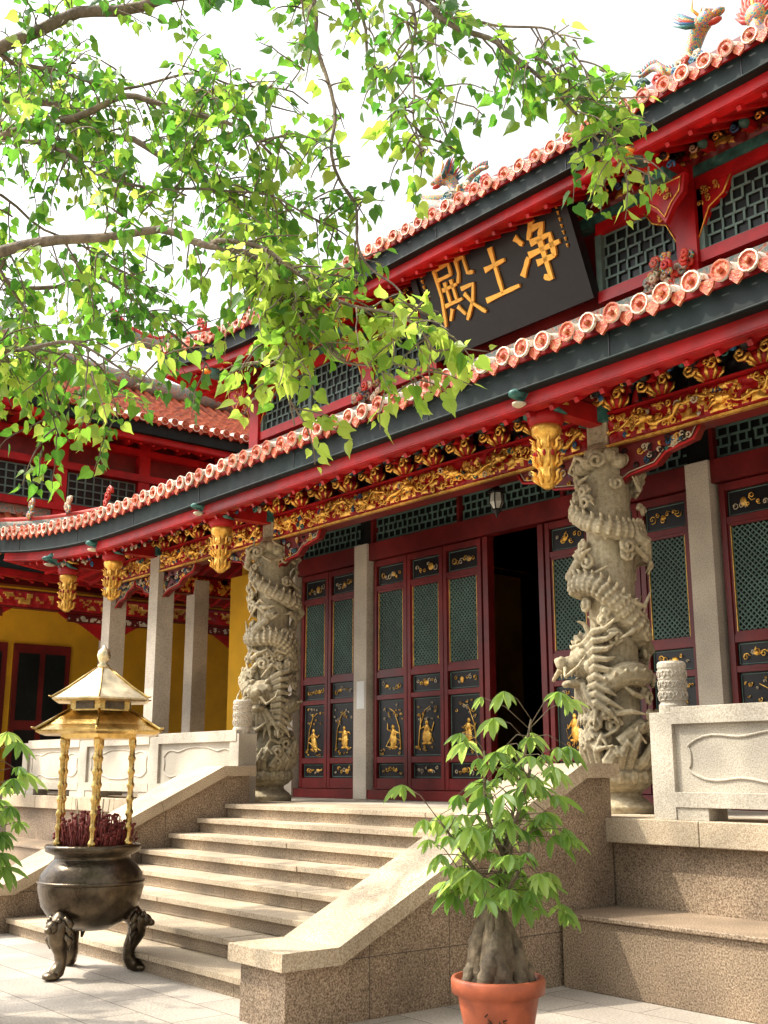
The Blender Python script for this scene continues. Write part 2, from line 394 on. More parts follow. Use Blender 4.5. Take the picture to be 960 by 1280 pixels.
def small_dragon(mb, c, s, d=1, m="ornament"):
    c = Vector(c); pts = []; rad = []
    for i in range(30):
        t = i / 29
        pts.append(c + Vector((d * s * (.9 - 1.7 * t), .10 * s * math.sin(t * 9), s * (.25 + .24 * math.sin(t * 9.5 + .6) + .45 * max(0, 1 - t * 4) + .5 * max(0, t - .75) * 3))))
        rad.append(s * (.19 * (1 - .72 * t)))
    mb.tube(pts, rad, m, 10)
    for i in range(1, 29):
        mb.tube([pts[i] + Vector((0, 0, rad[i] * .6)), pts[i] + Vector((-d * .06 * s, 0, rad[i] + .13 * s))], [.05 * s, .004], "ornament_red" if i % 2 else "teal", 4)
    h = pts[0]
    mb.ell(h + Vector((d * .1, 0, .05)) * s, (.24 * s, .18 * s, .19 * s), m)
    mb.ell(h + Vector((d * .34, 0, .05)) * s, (.19 * s, .11 * s, .08 * s), m)
    mb.ell(h + Vector((d * .28, 0, -.11)) * s, (.17 * s, .09 * s, .05 * s), "ornament_red")
    for q in (-1, 1):
        mb.tube([h + Vector((0, q * .07, .12)) * s, h + Vector((-d * .15, q * .14, .34)) * s, h + Vector((-d * .1, q * .17, .52)) * s], [.04 * s, .03 * s, .006], "gold", 5)
        mb.ell(h + Vector((d * .17, q * .13, .15)) * s, (.045 * s,) * 3, "cream_paint", n=6, k=4)
    for k in range(14):
        a = -1.5 + k * .23
        mb.tube([h + Vector((-d * .05, 0, 0)) * s, h + Vector((-d * .25, .25 * math.sin(a), .3 * math.cos(a) - .1)) * s, h + Vector((-d * .48, .34 * math.sin(a), .48 * math.cos(a))) * s], [.08 * s, .05 * s, .006], ("teal", "blue_paint", "ornament_red", m)[k % 4], 5)
    for i in (7, 17):
        for q in (-1, 1):
            mb.tube([pts[i], pts[i] + Vector((d * .1, q * .2, -.1)) * s, pts[i] + Vector((d * .2, q * .18, -.36)) * s], [.08 * s, .06 * s, .03 * s], m, 5)
    for k in range(10): mb.scroll((c.x + U(-.9, .9) * s, c.y - .12, c.z - .05 + U(0, .15)), U(.08, .15) * s * 1.2, ("teal", "blue_paint", "cream_paint", "ornament_red")[k % 4], 1, .05 * s)

# ------------------------------------------------------------------ GROUND
g = MB(); g.add([(-400, -400, 0), (400, -400, 0), (400, 400, 0), (-400, 400, 0)], [(0, 1, 2, 3)], "pavement"); g.build("ground")

# ------------------------------------------------------------------ TEMPLE HALL
hall = empty("temple_hall")
XL, XR = -20.0, -.2
p = MB()
p.box(XL, XR, 7.83, 21, 0, FL - .2, "granite_wall")
x = XL
while x < XR - .01:
    x2 = min(XR, x + 1.45)
    if not (x > -12.6 and x2 < -6.4): p.box(x + .003, x2 - .003, 7.72, 8.6, FL - .2, FL, "granite_step")
    x = x2
p.box(-12.2, -6.9, 7.77, 8.62, FL - .2, FL - .003, "granite_step")
p.box(XL, XR, 8.59, 21, FL - .2, FL - .006, "granite_light")
for a, b in ((-6.39, XR), (XL, -12.77)):
    x = a
    while x < b - .01:
        x2 = min(b, x + 1.9); p.box(x + .003, x2 - .003, 7.08, 7.835, 0, .52, "granite_wall"); x = x2
    p.box(a, b, 7.05, 7.836, .523, .56, "granite_wall")
p.build("platform", hall, .008)

w = MB()
BX0, BX1, BY0, BY1 = -16.9, -3.28, 10.4, 19
w.box(BX0, BX0 + .25, BY0 + .2, BY1, FL, 6.0, "yellow_wall"); w.box(BX1 - .25, BX1, BY0 + .2, BY1, FL, 6.0, "yellow_wall")
w.box(BX0, BX1, BY1, BY1 + .25, FL, 6.0, "yellow_wall")
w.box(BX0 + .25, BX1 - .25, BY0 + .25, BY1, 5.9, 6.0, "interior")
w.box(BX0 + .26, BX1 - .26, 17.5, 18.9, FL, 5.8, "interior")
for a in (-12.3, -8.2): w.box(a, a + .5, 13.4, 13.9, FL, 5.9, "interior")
w.box(-11.6, -8.6, 14.5, 15.6, FL, 2.35, "maroon")
w.box(BX0 - .02, -15.1, BY0 - .02, BY0 + .2, FL, 5.0, "yellow_wall"); w.box(-5.08, BX1, BY0 - .02, BY0 + .2, FL, 5.0, "yellow_wall")
w.build("body_walls", hall)

d = MB()   # doors
def leaf(x0, x1, y=BY0 + .02):
    z0, z1 = FL + .14, 4.72; H = z1 - z0; s = .075
    d.box(x0 + .008, x0 + s, y - .03, y + .05, z0, z1, "maroon"); d.box(x1 - s, x1 - .008, y - .03, y + .05, z0, z1, "maroon")
    cuts = [1, .975, .885, .865, .50, .475, .40, .38, .135, .11, .045, 0]
    segs = [(cuts[i + 1], cuts[i], 'r' if i % 2 == 0 else 'p') for i in range(len(cuts) - 1)]
    kinds = iter(['small', 'lattice', 'small', 'big', 'small'])
    for lo, hi, k in segs:
        a, b = z0 + lo * H, z0 + hi * H
        if k == 'r': d.box(x0 + s, x1 - s, y - .025, y + .045, a, b, "maroon")
        else:
            kk = next(kinds)
            if kk == 'lattice':
                d.box(x0 + s, x1 - s, y + .03, y + .04, a, b, "window_dark")
                diag_lattice(d, x0 + s + .04, x1 - s - .04, a + .04, b - .04, y + .01, .066, "lattice", .009)
                for e in (x0 + s, x1 - s - .035): d.box(e, e + .035, y - .012, y + .025, a, b, "maroon")
                for e in (a, b - .035): d.box(x0 + s + .035, x1 - s - .035, y - .01, y + .025, e, e + .035, "maroon")
                for e in (x0 + s + .036, x1 - s - .042): d.box(e, e + .006, y - .014, y + .02, a + .036, b - .036, "gold")
            else:
                d.box(x0 + s, x1 - s, y + .02, y + .04, a, b, "black_lacquer")
                relief(d, x0 + s + .02, x1 - s - .02, a + .01, b - .01, y + .015, kk == 'big')
                pts = [(x0 + s + .025, y + .015, a + .02), (x1 - s - .025, y + .015, a + .02), (x1 - s - .025, y + .015, b - .02), (x0 + s + .025, y + .015, b - .02)]
                for i in range(4): d.tube([pts[i], pts[(i + 1) % 4]], .006, "lattice", 4)
def leaves(x0, x1, n):
    for i in range(n): leaf(x0 + (x1 - x0) * i / n, x0 + (x1 - x0) * (i + 1) / n)
leaves(-12.9, -10.6, 3); leaves(-9.45, -7.25, 3)
leaves(-14.75, -13.3, 2); leaves(-6.88, -5.43, 2)
d.box(-10.56, -10.47, BY0 - .02, BY0 + .1, FL + .14, 4.72, "maroon")
d.box(-9.56, -9.47, BY0 - .02, BY0 + .1, FL + .14, 4.72, "maroon")
for a, b in ((-12.95, -7.22), (-14.8, -13.25), (-6.93, -5.38)):
    d.box(a, b, BY0 - .08, BY0 + .1, FL, FL + .13, "maroon")
    d.box(a, b, BY0 - .06, BY0 + .12, 4.74, 5.0, "maroon")
d.box(-15.1, -5.08, BY0 + .08, BY0 + .16, 5.0, 5.42, "window_dark")
for a, b in ((-12.9, -11.1), (-11.0, -9.2), (-9.1, -7.3), (-14.8, -13.3), (-6.9, -5.4)):
    fret(d, a, b, 5.05, 5.38, BY0 + .06, "lattice", .11, .013)
    d.box(a - .05, a, BY0 - .02, BY0 + .1, 5.0, 5.42, "maroon")
d.box(BX0, BX1, BY0 - .05, BY0 + .22, 5.42, 5.9, "maroon")
for px in (-13.1, -7.08, -14.97, -5.22):
    d.box(px - .15, px + .15, BY0 - .10, BY0 + .24, FL, 5.0, "granite_post")
d.box(-13.17, -12.99, BY0 - .106, BY0 - .102, 2.55, 2.95, "paper")
d.build("doors_and_frames", hall, .003)

# front colonnade frame
f = MB()
CY = 8.745
plain = [(-16.4, CY), (-18.1, CY), (-3.78, CY), (-2.1, CY), (-18.1, 10.4), (-18.1, 13.5), (-18.1, 16.6), (-2.1, 10.4), (-2.1, 13.5)]
for px, py in plain:
    f.box(px - .15, px + .15, py - .15, py + .15, FL + .12, 5.1, "granite_post")
    f.box(px - .22, px + .22, py - .22, py + .22, FL - .01, FL + .13, "granite_light")
BAYS = [(-18.1, -16.4), (-16.4, -13.1), (-13.1, -7.08), (-7.08, -3.78), (-3.78, -2.1)]
def dragon_frieze(a, b, z0, z1, y):
    zc = (z0 + z1) / 2; A = (z1 - z0) * .26; L_ = b - a; n = int(L_ / .045); pts = []
    ph = U(0, 6)
    for i in range(n + 1):
        t = i / n; x = a + .06 + (L_ - .12) * t
        pts.append((x + .03 * math.sin(t * L_ * 13 + ph), y - .035 - .02 * math.sin(t * L_ * 17), zc + A * math.sin(t * L_ * 8.5 + ph + 1.2 * math.sin(t * L_ * 2.3)) + .02 * math.sin(t * L_ * 31)))
    f.tube(pts, [(.022 + .009 * math.sin(i * 2.1)) * (.75 + .35 * math.sin(i * .21 + ph)) for i in range(n + 1)], "gold", 6)
    for i in range(0, n, 2):
        p_ = pts[i]; f.tube([(p_[0], p_[1], p_[2] + .02), (p_[0] + .02, p_[1] - .01, p_[2] + .06)], [.014, .003], "gold", 4)
    x = a + .5
    while x < b - .4:
        zz = zc + U(-.03, .03); sg = random.choice((-1, 1))
        f.ell((x, y - .07, zz), (.06, .05, .05), "gold", n=8, k=5); f.ell((x + sg * .07, y - .08, zz - .01), (.045, .03, .025), "gold", n=8, k=5)
        for k in range(6): f.tube([(x, y - .06, zz), (x - sg * .07, y - .08, zz + .05 * math.sin(k)), (x - sg * .14, y - .07, zz + .09 * math.sin(k * 1.3))], [.02, .014, .003], "gold", 4)
        x += U(.6, 1.0)
    k = int(L_ / .05)
    for i in range(k):
        x = a + .06 + (L_ - .12) * (i + .5) / k
        m_ = random.choices(("gold", "cream_paint", "teal", "blue_paint"), (10, 1, 1.5, 1))[0]
        f.scroll((x, y - .012, zc + random.choice((-1, 1)) * U(.05, .5) * (z1 - z0) * .8), U(.02, .05), m_, random.choice((-1, 1)), .012, ph=U(0, 6))
for i, (a, b) in enumerate(BAYS):
    f.box(a + .12, b - .12, CY - .10, CY + .12, 4.83, 5.2, "maroon")
    carved(f, (a + .14, CY - .105, 4.86), (1, 0, 0), (0, 0, 1), (0, -1, 0), b - a - .28, .30, "red", "gold", i + 3, 10, .05, .024, .5, 2.8)
    dragon_frieze(a + .14, b - .14, 4.87, 5.15, CY - .12)
    for z in (4.835, 5.175): f.box(a + .12, b - .12, CY - .15, CY - .10, z - .012, z + .014, "red" if z > 5 else "gold")
    wd = min(1.05, (b - a) * .42)
    for x0, sg in ((a + .13, 1), (b - .13, -1)):
        poly = [(x0, 4.83), (x0 + sg * wd, 4.83), (x0 + sg * wd * .93, 4.72), (x0 + sg * wd * .62, 4.66), (x0 + sg * wd * .5, 4.56), (x0 + sg * wd * .2, 4.52), (x0, 4.42)]
        f.prism(poly, CY - .05, CY + .05, "maroon", 'y')
        f.tube([(q[0], CY - .055, q[1]) for q in poly[1:]], .016, "red", 5)
        f.tube([(q[0] * .97 + x0 * .03, CY - .06, q[1] + .025) for q in poly[1:]], .006, "cream_paint", 4)
        for k in range(34):
            t = R() ** 1.2; zz = 4.80 - R() * (.30 - .26 * t); m_ = random.choices(("cream_paint", "gold", "black_lacquer", "teal", "blue_paint"), (4, 4, 4, 2, 2))[0]
            f.scroll((x0 + sg * wd * (.05 + .85 * t), CY - .055, zz), U(.02, .045), m_, random.choice((-1, 1)), .010, ph=U(0, 6))
    carved(f, (a + .1, CY - .02, 5.2), (1, 0, 0), (0, 0, 1), (0, -1, 0), b - a - .2, .5, "black_lacquer", "red", i + 31, 7, .06, .03, .6)
    f.box(a, b, CY, CY + .1, 5.2, 5.75, "maroon")
f.box(-18.1, -2.1, CY - .62, CY - .5, 5.40, 5.52, "teal")
def bracket(x, y, z, s=1.):
    f.lathe(x, y - .06, [(.07 * s, z), (.12 * s, z + .05 * s), (.13 * s, z + .10 * s), (.10 * s, z + .11 * s)], "red", 10)
    for k in range(6):
        w_ = math.pi + math.pi * k / 5
        f.tube([(x + .07 * math.cos(w_), y - .06 + .07 * math.sin(w_), z + .0), (x + .135 * math.cos(w_), y - .06 + .135 * math.sin(w_), z + .05), (x + .15 * math.cos(w_), y - .06 + .15 * math.sin(w_), z + .10)], [.012, .022, .006], "gold", 4)
    for k, (ln, zz) in enumerate(((.28, .11), (.52, .24))):
        z0 = z + zz * s
        f.box(x - .045, x + .045, y - ln * s, y, z0, z0 + .09 * s, "red")
        f.tube([(x, y - ln * s, z0 + .04), (x, y - ln * s - .07, z0 + .0), (x, y - ln * s - .11, z0 + .05), (x, y - ln * s - .08, z0 + .10)], [.045, .05, .035, .015], random.choice(("gold", "teal", "blue_paint")) if k else "black_lacquer", 6)
        L_ = (.20 + .05 * k) * s
        yy = y - ln * s * .75
        f.box(x - L_, x + L_, yy - .04, yy + .04, z0 + .085 * s, z0 + .14 * s, "red")
        f.box(x - L_, x + L_, yy - .045, yy - .04, z0 + .09 * s, z0 + .105 * s, "cream_paint")
        for q in (-1, 1):
            m_ = random.choice(("black_lacquer", "blue_paint", "gold", "teal"))
            f.ell((x + q * L_, yy, z0 + .10 * s), (.05, .055, .06), m_, n=7, k=5)
            f.scroll((x + q * L_, yy - .055, z0 + .10 * s), .045, "cream_paint", q, .008)
    for q in (-1, 1):
        f.scroll((x + q * .13, y - .20, z + .10), .07, "gold", q, .020, ph=U(-.6, .6))
        f.scroll((x + q * .20, y - .42, z + .27), .07, random.choice(("black_lacquer", "teal", "blue_paint")), -q, .030, ph=U(-.6, .6))
        f.scroll((x + q * .20, y - .46, z + .27), .066, "cream_paint", -q, .007, ph=U(-.6, .6))
        f.scroll((x + q * .09, y - .50, z + .20), .05, random.choice(("gold", "black_lacquer", "red")), q, .016, ph=U(-.6, .6))
        f.scroll((x + q * .26, y - .30, z + .17), .05, random.choice(("cream_paint", "black_lacquer", "teal", "gold")), q, .014, ph=U(0, 6))
        f.tube([(x + q * .1, y - .48, z + .16), (x + q * .2, y - .5, z + .13), (x + q * .26, y - .48, z + .19)], [.02, .018, .005], "black_lacquer", 5)
        for _ in range(4):
            f.scroll((x + q * U(.04, .27), y - U(.25, .53), z + U(.08, .33)), U(.018, .04), random.choice(("gold", "cream_paint", "teal", "blue_paint", "black_lacquer")), q, .010, ph=U(0, 6), seg=4)
for a, b in BAYS:
    n = max(2, round((b - a) / .55))
    for i in range(n):
        bracket(a + (b - a) * (i + .5) / n, CY - .06, 5.2)
for px in (-18.1, -16.4, -13.1, -7.08, -3.78, -2.1):
    f.box(px - .08, px + .08, 7.7, CY - .12, 5.08, 5.27, "red")
    f.box(px - .17, px + .17, CY - .2, CY + .17, 5.1, 5.5, "teal")
    for q in (-1, 1):
        f.box(px + q * .12 - .05, px + q * .12 + .05, 7.95, CY - .2, 5.28, 5.4, "maroon")
        for k in range(14):
            f.scroll((px + q * (.08 + .04 * k * .7), 7.66 + .04 * k, 5.14 + U(-.05, .20)), U(.03, .06), random.choice(("cream_paint", "teal", "black_lacquer", "blue_paint")), q, .017, ph=U(0, 6))
    f.ell((px, 7.66, 5.2), (.13, .20, .12), "teal"); f.ell((px, 7.49, 5.18), (.09, .12, .05), "teal"); f.ell((px, 7.51, 5.08), (.07, .10, .03), "cream_paint")
    for q in (-1, 1):
        f.tube([(px + q * .08, 7.6, 5.28), (px + q * .16, 7.72, 5.36), (px + q * .17, 7.62, 5.44)], [.03, .025, .008], "cream_paint", 5)
        f.ell((px + q * .09, 7.55, 5.25), (.03,) * 3, "cream_paint", n=6, k=4)
        for k in range(6):
            f.tube([(px + q * .1, 7.68, 5.2), (px + q * (.2 + .03 * k), 7.8, 5.05 + .07 * k), (px + q * (.22 + .03 * k), 7.92, 5.02 + .09 * k)], [.045, .03, .01], ("teal", "gold", "cream_paint")[k % 3], 5)
    yy = 7.86
    f.lathe(px, yy, [(.15, 4.93), (.18, 4.98), (.18, 5.05), (.13, 5.10)], "red", 16)
    prof = [(.03, 4.30), (.06, 4.32), (.09, 4.36), (.105, 4.42), (.085, 4.48), (.09, 4.50), (.105, 4.58), (.11, 4.68), (.10, 4.76), (.09, 4.80), (.14, 4.84), (.15, 4.90), (.14, 4.935)]
    f.lathe(px, yy, prof, "gold", 16)
    for k in range(9):
        w_ = 2 * math.pi * k / 9
        cx, cy = math.cos(w_), math.sin(w_)
        for zz, rr_ in ((4.40, .095), (4.56, .10), (4.72, .10)):
            f.tube([(px + rr_ * .8 * cx, yy + rr_ * .8 * cy, zz - .05), (px + (rr_ + .035) * cx, yy + (rr_ + .035) * cy, zz), (px + (rr_ + .03) * cx, yy + (rr_ + .03) * cy, zz + .05), (px + (rr_ + .07) * cx, yy + (rr_ + .07) * cy, zz + .075)], [.012, .020, .015, .005], "gold", 5)
        f.ell((px + .12 * math.cos(w_ + .35), yy + .12 * math.sin(w_ + .35), 4.64), (.018, .018, .035), "red", n=6, k=4)
f.box(-18.2, -18.0, CY, 17, 4.83, 5.2, "maroon"); f.box(-2.2, -2.0, CY, 17, 4.83, 5.2, "maroon")
carved(f, (-18.0, CY + .15, 4.86), (0, 1, 0), (0, 0, 1), (1, 0, 0), 8, .3, "red", "gold", 77, 8, .05, .03, .38)
f.box(-18.1, -2.1, CY + .1, BY0 + .1, 5.72, 5.78, "maroon")
for i in range(24): f.box(-17.9 + i * .67, -17.82 + i * .67, CY + .1, BY0 - .05, 5.6, 5.72, "red")
for a in (-18.0, -3.78): f.box(a, a + 1.6, CY + .1, 18, 5.74, 5.8, "maroon")
f.build("colonnade_frame", hall, 0)

lm = MB()
lm.tube([(0, 0, .95), (0, 0, .3)], .008, "black_lacquer", 5)
lm.lathe(0, 0, [(.02, .32), (.05, .28), (.12, .24), (.12, .22), (.08, .21)], "black_lacquer", 6, False)
lm.lathe(0, 0, [(.075, .21), (.09, .1), (.05, .02)], "glass_lamp", 6, False)
lm.lathe(0, 0, [(.055, .02), (.06, .0), (.02, -.05), (.006, -.09)], "black_lacquer", 6, False)
for k in range(6):
    a = k * math.pi / 3; lm.tube([(.078 * math.cos(a), .078 * math.sin(a), .21), (.092 * math.cos(a), .092 * math.sin(a), .1), (.052 * math.cos(a), .052 * math.sin(a), .02)], .008, "black_lacquer", 4)
lm.build("hanging_lantern", loc=(-9.3, 9.4, 4.72))

# lower roof
r = MB()
EX0, EX1, EY0, EY1 = -20.4, .2, 7.4, 20.4
LE = 5.55
Wf = slope(r, (EX0, EY0), (1, 0), (0, 1), EX1 - EX0, 3.1, LE, 6.95, 1, .45, 5, OV=1.35, zS=.72)
Ws = slope(r, (EX0, EY1), (0, -1), (1, 0), EY1 - EY0, 3.1, LE, 6.95, 1, .45, 5, OV=2.2, zS=.72)
We = slope(r, (EX1, EY0), (0, 1), (-1, 0), EY1 - EY0, 3.1, LE, 6.95, 1, .45, 5, OV=2.2, zS=.72)
hipridge(r, Wf, EX1 - EX0, 3.1, 1, flare=.8); hipridge(r, Wf, EX1 - EX0, 3.1, 1, flare=.8, left=False)
r.box(-17.3, -2.9, 10.36, 10.58, 6.8, 7.28, "ridge_plaster")
for x in (-7.3, -13.0):
    for k in range(26): r.scroll((x + U(-.34, .34), 10.3 + U(-.1, .1), 7.30 + U(-.05, .22)), U(.04, .08), random.choice(("ridge_plaster", "cream_paint", "ornament", "ornament_red")), random.choice((-1, 1)), .028, ph=U(0, 6))
r.build("lower_roof", hall)

# upper storey
s2 = MB()
UY = 10.6
s2.box(-16.4, -3.78, UY, 17.6, 5.9, 10.1, "maroon")
posts = [-16.35, -13.1, -7.08, -3.83]
for px in posts:
    s2.box(px - .14, px + .14, UY - .2, UY, 6.8, 9.3, "red")
    s2.box(px - .09, px + .09, 9.65, UY - .2, 8.42, 8.6, "red")
    s2.box(px - .13, px + .13, 9.85, 10.3, 8.30, 8.42, "teal")
    s2.ell((px, 9.6, 8.52), (.13, .2, .13), "teal"); s2.ell((px, 9.43, 8.5), (.08, .12, .05), "gold")
    for k in range(18): s2.scroll((px + random.choice((-1, 1)) * U(.06, .22), U(9.55, 9.9), 8.5 + U(-.12, .18)), U(.03, .06), random.choice(("cream_paint", "teal", "gold", "black_lacquer", "blue_paint")), 1, .018, ph=U(0, 6))
    for sg in (-1, 1):
        poly = [(px + sg * .14, 8.35), (px + sg * .62, 8.35), (px + sg * .5, 8.15), (px + sg * .3, 8.05), (px + sg * .14, 7.72)]
        s2.prism(poly, UY - .14, UY - .06, "red", 'y'); s2.tube([(a, UY - .145, b) for a, b in poly[1:]], .012, "gold", 5)
        for k in range(9): s2.scroll((px + sg * U(.18, .45), UY - .15, U(8.12, 8.32)), U(.025, .045), "gold", sg, .010, ph=U(0, 6))
    s2.prism([(px - .30, 8.34), (px + .30, 8.34), (px + .26, 8.12), (px + .12, 8.0), (px, 7.82), (px - .12, 8.0), (px - .26, 8.12)], 10.02, 10.10, "red", 'y')
    s2.tube([(px - .25, 10.01, 8.30), (px + .25, 10.01, 8.30), (px + .21, 10.01, 8.14), (px + .09, 10.01, 8.03), (px, 10.01, 7.89), (px - .09, 10.01, 8.03), (px - .21, 10.01, 8.14), (px - .25, 10.01, 8.30)], .010, "gold", 5)
    for k in range(5): s2.scroll((px + U(-.1, .1), 10.01, U(8.1, 8.24)), U(.02, .045), "gold", random.choice((-1, 1)), .009, ph=U(0, 6))
for a, b in ((-16.2, -13.25), (-12.95, -11.5), (-8.45, -7.25), (-6.93, -3.98)):
    s2.box(a, b, UY - .06, UY - .02, 7.5, 8.35, "window_dark")
    s2.box(a, b, UY - .16, UY - .02, 7.40, 7.55, "red"); s2.box(a, b, UY - .16, UY - .02, 8.33, 8.48, "red")
    s2.box(a, b, UY - .12, UY - .02, 6.95, 7.12, "teal")
    n = max(1, round((b - a) / 1.2)); ww = (b - a) / n
    for i in range(n):
        fret(s2, a + i * ww + .07, a + (i + 1) * ww - .07, 7.58, 8.31, UY - .08, "lattice", .14, .014)
        s2.box(a + i * ww - .03, a + i * ww + .06, UY - .14, UY - .02, 7.55, 8.33, "lattice")
s2.box(-16.4, -3.78, UY - .18, UY, 8.48, 8.62, "teal")
carved(s2, (-16.3, UY - .18, 8.62), (1, 0, 0), (0, 0, 1), (0, -1, 0), 12.4, .35, "maroon", "gold", 91, 8, .06, .035, .55)
xx = -16.0
while xx < -4:
    for k, (ln, zz) in enumerate(((.35, 8.66), (.65, 8.8))):
        s2.box(xx - .05, xx + .05, UY - ln, UY, zz, zz + .1, "red"); s2.ell((xx, UY - ln - .03, zz + .05), (.06, .09, .06), "teal", n=7, k=5)
        s2.box(xx - .22, xx + .22, UY - ln * .8 - .04, UY - ln * .8 + .04, zz + .1, zz + .16, "black_lacquer")
        for q in (-1, 1): s2.scroll((xx + q * .16, UY - ln * .8 - .05, zz + .08), .06, random.choice(("gold", "cream_paint", "black_lacquer", "blue_paint")), q, .016)
    xx += .55
s2.build("upper_storey", hall)
r2 = MB()
Wu = slope(r2, (-18.1, 9.3), (1, 0), (0, 1), 16.0, 4.7, 8.97, 12.1, .6, .42, 3.5, OV=1.3, zS=.55)
Wv = slope(r2, (-18.1, 18.7), (0, -1), (1, 0), 9.4, 2.82, 8.97, 12.1, 1.0 / .6, .42, 3.5, OV=1.6, zS=.55)
Ww = slope(r2, (-2.1, 9.3), (0, 1), (-1, 0), 9.4, 2.82, 8.97, 12.1, 1.0 / .6, .42, 3.5, OV=1.6, zS=.55)
hipridge(r2, Wu, 16.0, 4.7, .6, flare=1.1); hipridge(r2, Wu, 16.0, 4.7, .6, flare=1.1, left=False)
pts = []
for i in range(25):
    t = i / 24 * 2 - 1; pts.append((XC + t * 5.6, 14, 12.2 + .7 * abs(t) ** 4))
r2.tube(pts, .22, "ridge_plaster", 8); r2.tube([(a, b, c + .28) for a, b, c in pts], .14, "ornament", 8)
r2.build("upper_roof", hall)
for i, (x, z, s, dd) in enumerate(((-9.65, 12.75, .78, 1), (-14.5, 12.75, .72, -1), (-6.0, 12.7, .7, -1))):
    o = MB(); small_dragon(o, (0, 0, 0), s, dd); o.build("dragon_roof_ornament" if i == 0 else "dragon_roof_ornament.%03d" % i, loc=(x, 14, z))
o = MB()
for k in range(22):
    a = -1.5 + 3.0 * k / 21
    o.tube([(0, 0, .2), (.25 * math.sin(a), .05 * math.sin(k * 3), .3 + .25 * math.cos(a)), (.40 * math.sin(a + .3), 0, .3 + U(.4, .6) * math.cos(a + .2))], [.07, .045, .008], random.choice(("ornament_red", "ornament", "gold", "ornament_red")), 6)
o.ell((0, 0, .3), (.2, .15, .2), "ornament"); o.tube([(0, 0, -.2), (0, 0, .25)], .12, "ornament", 8)
o.build("flaming_pearl_ornament", loc=(-8.0, 14, 12.7))
o = MB()
for (x, y, z, s) in ((-17.2, 10.3, 9.75, .3), (-16.4, 11.6, 10.5, .3)):
    o.tube([(x, y, z - .3), (x, y, z + s)], [.1, .08], "ornament", 7); o.ell((x, y, z + s + .08), (.11, .11, .12), "ornament")
    o.tube([(x, y, z + s * .5), (x + .2, y - .1, z + s * .9)], [.05, .02], "ornament", 5); o.tube([(x, y, z + s * .5), (x - .2, y, z + s * 1.3)], [.05, .02], "ornament_red", 5)
o.build("roof_figurines", hall)

# name plaque
pl = MB()
tilt = Matrix.Translation((-9.95, 10.40, 7.58)) @ Matrix.Rotation(math.radians(22), 4, 'X')
pl.box(-1.42, 1.42, -.05, .05, 0, 1.40, "black_lacquer", tilt)
for b_ in ((-1.5, 1.5, -.09, .06, -.1, .03), (-1.5, 1.5, -.09, .06, 1.37, 1.50), (-1.5, -1.38, -.088, .06, .03, 1.37), (1.38, 1.5, -.088, .06, .03, 1.37)):
    pl.box(*b_, "black_lacquer", tilt)
def stroke(pts, w0, cx, cz, s):
    P_ = [Vector((cx + (a - 50) / 100 * s, cz + (b - 50) / 100 * s * 1.15)) for a, b in pts]
    Q = []
    for i in range(len(P_) - 1):
        for k in range(4): Q.append(P_[i].lerp(P_[i + 1], k / 4))
    Q.append(P_[-1]); n = len(Q); A = []; B = []
    for i, q in enumerate(Q):
        t = (Q[min(i + 1, n - 1)] - Q[max(i - 1, 0)]).normalized(); nn = Vector((-t.y, t.x))
        w_ = w0 * s * (1.15 - .4 * math.sin(math.pi * i / (n - 1)) - (.5 if i == n - 1 else 0))
        A.append(q + nn * w_); B.append(q - nn * w_)
    vs = [(q.x, -.085, q.y) for q in A] + [(q.x, -.085, q.y) for q in B] + [(q.x, -.05, q.y) for q in A] + [(q.x, -.05, q.y) for q in B]
    fs = []
    for i in range(n - 1):
        fs += [(i, i + 1, n + i + 1, n + i), (i, 2 * n + i, 2 * n + i + 1, i + 1), (n + i, n + i + 1, 3 * n + i + 1, 3 * n + i)]
    fs += [(0, n, 3 * n, 2 * n), (n - 1, 3 * n - 1, 4 * n - 1, 2 * n - 1)]
    pl.add(vs, fs, "gold_leaf_letters", False, tilt)
CH = {
 'jing': [[(12, 84), (24, 70)], [(6, 28), (28, 50)], [(55, 97), (38, 72)], [(50, 85), (74, 85), (62, 70)], [(40, 67), (82, 67), (80, 36)], [(30, 52), (97, 52)], [(42, 37), (80, 37)], [(60, 67), (61, 8), (48, 16)]],
 'tu': [[(22, 62), (78, 64)], [(50, 94), (50, 12)], [(4, 12), (96, 13)]],
 'dian': [[(10, 94), (48, 94), (47, 77)], [(10, 77), (48, 77)], [(10, 94), (10, 50), (0, 6)], [(17, 60), (54, 60)], [(27, 70), (27, 36)], [(43, 70), (43, 36)], [(13, 36), (57, 36)], [(27, 28), (15, 12)], [(41, 28), (54, 12)],
          [(66, 94), (84, 94), (85, 68), (98, 66)], [(66, 94), (65, 74), (57, 60)], [(60, 50), (90, 50), (78, 26), (54, 3)], [(64, 42), (78, 22), (100, 3)]]}
for k, cx in (('jing', .86), ('tu', 0.10), ('dian', -.68)):
    for st in CH[k]: stroke(st, .052 if k != 'dian' else .036, cx, .72, .80 if k != 'tu' else .68)
for i in range(8):
    z = 1.26 - i * .085
    stroke([(20, 50), (80, 50)], .09, 1.33, z, .05); stroke([(50, 90), (45, 10)], .09, 1.33, z - .02, .05)
    if i < 5: stroke([(20, 40), (80, 55)], .09, -1.28, z - .1, .06); stroke([(50, 90), (55, 10)], .09, -1.28, z - .12, .06)
pl.build("temple_name_plaque")

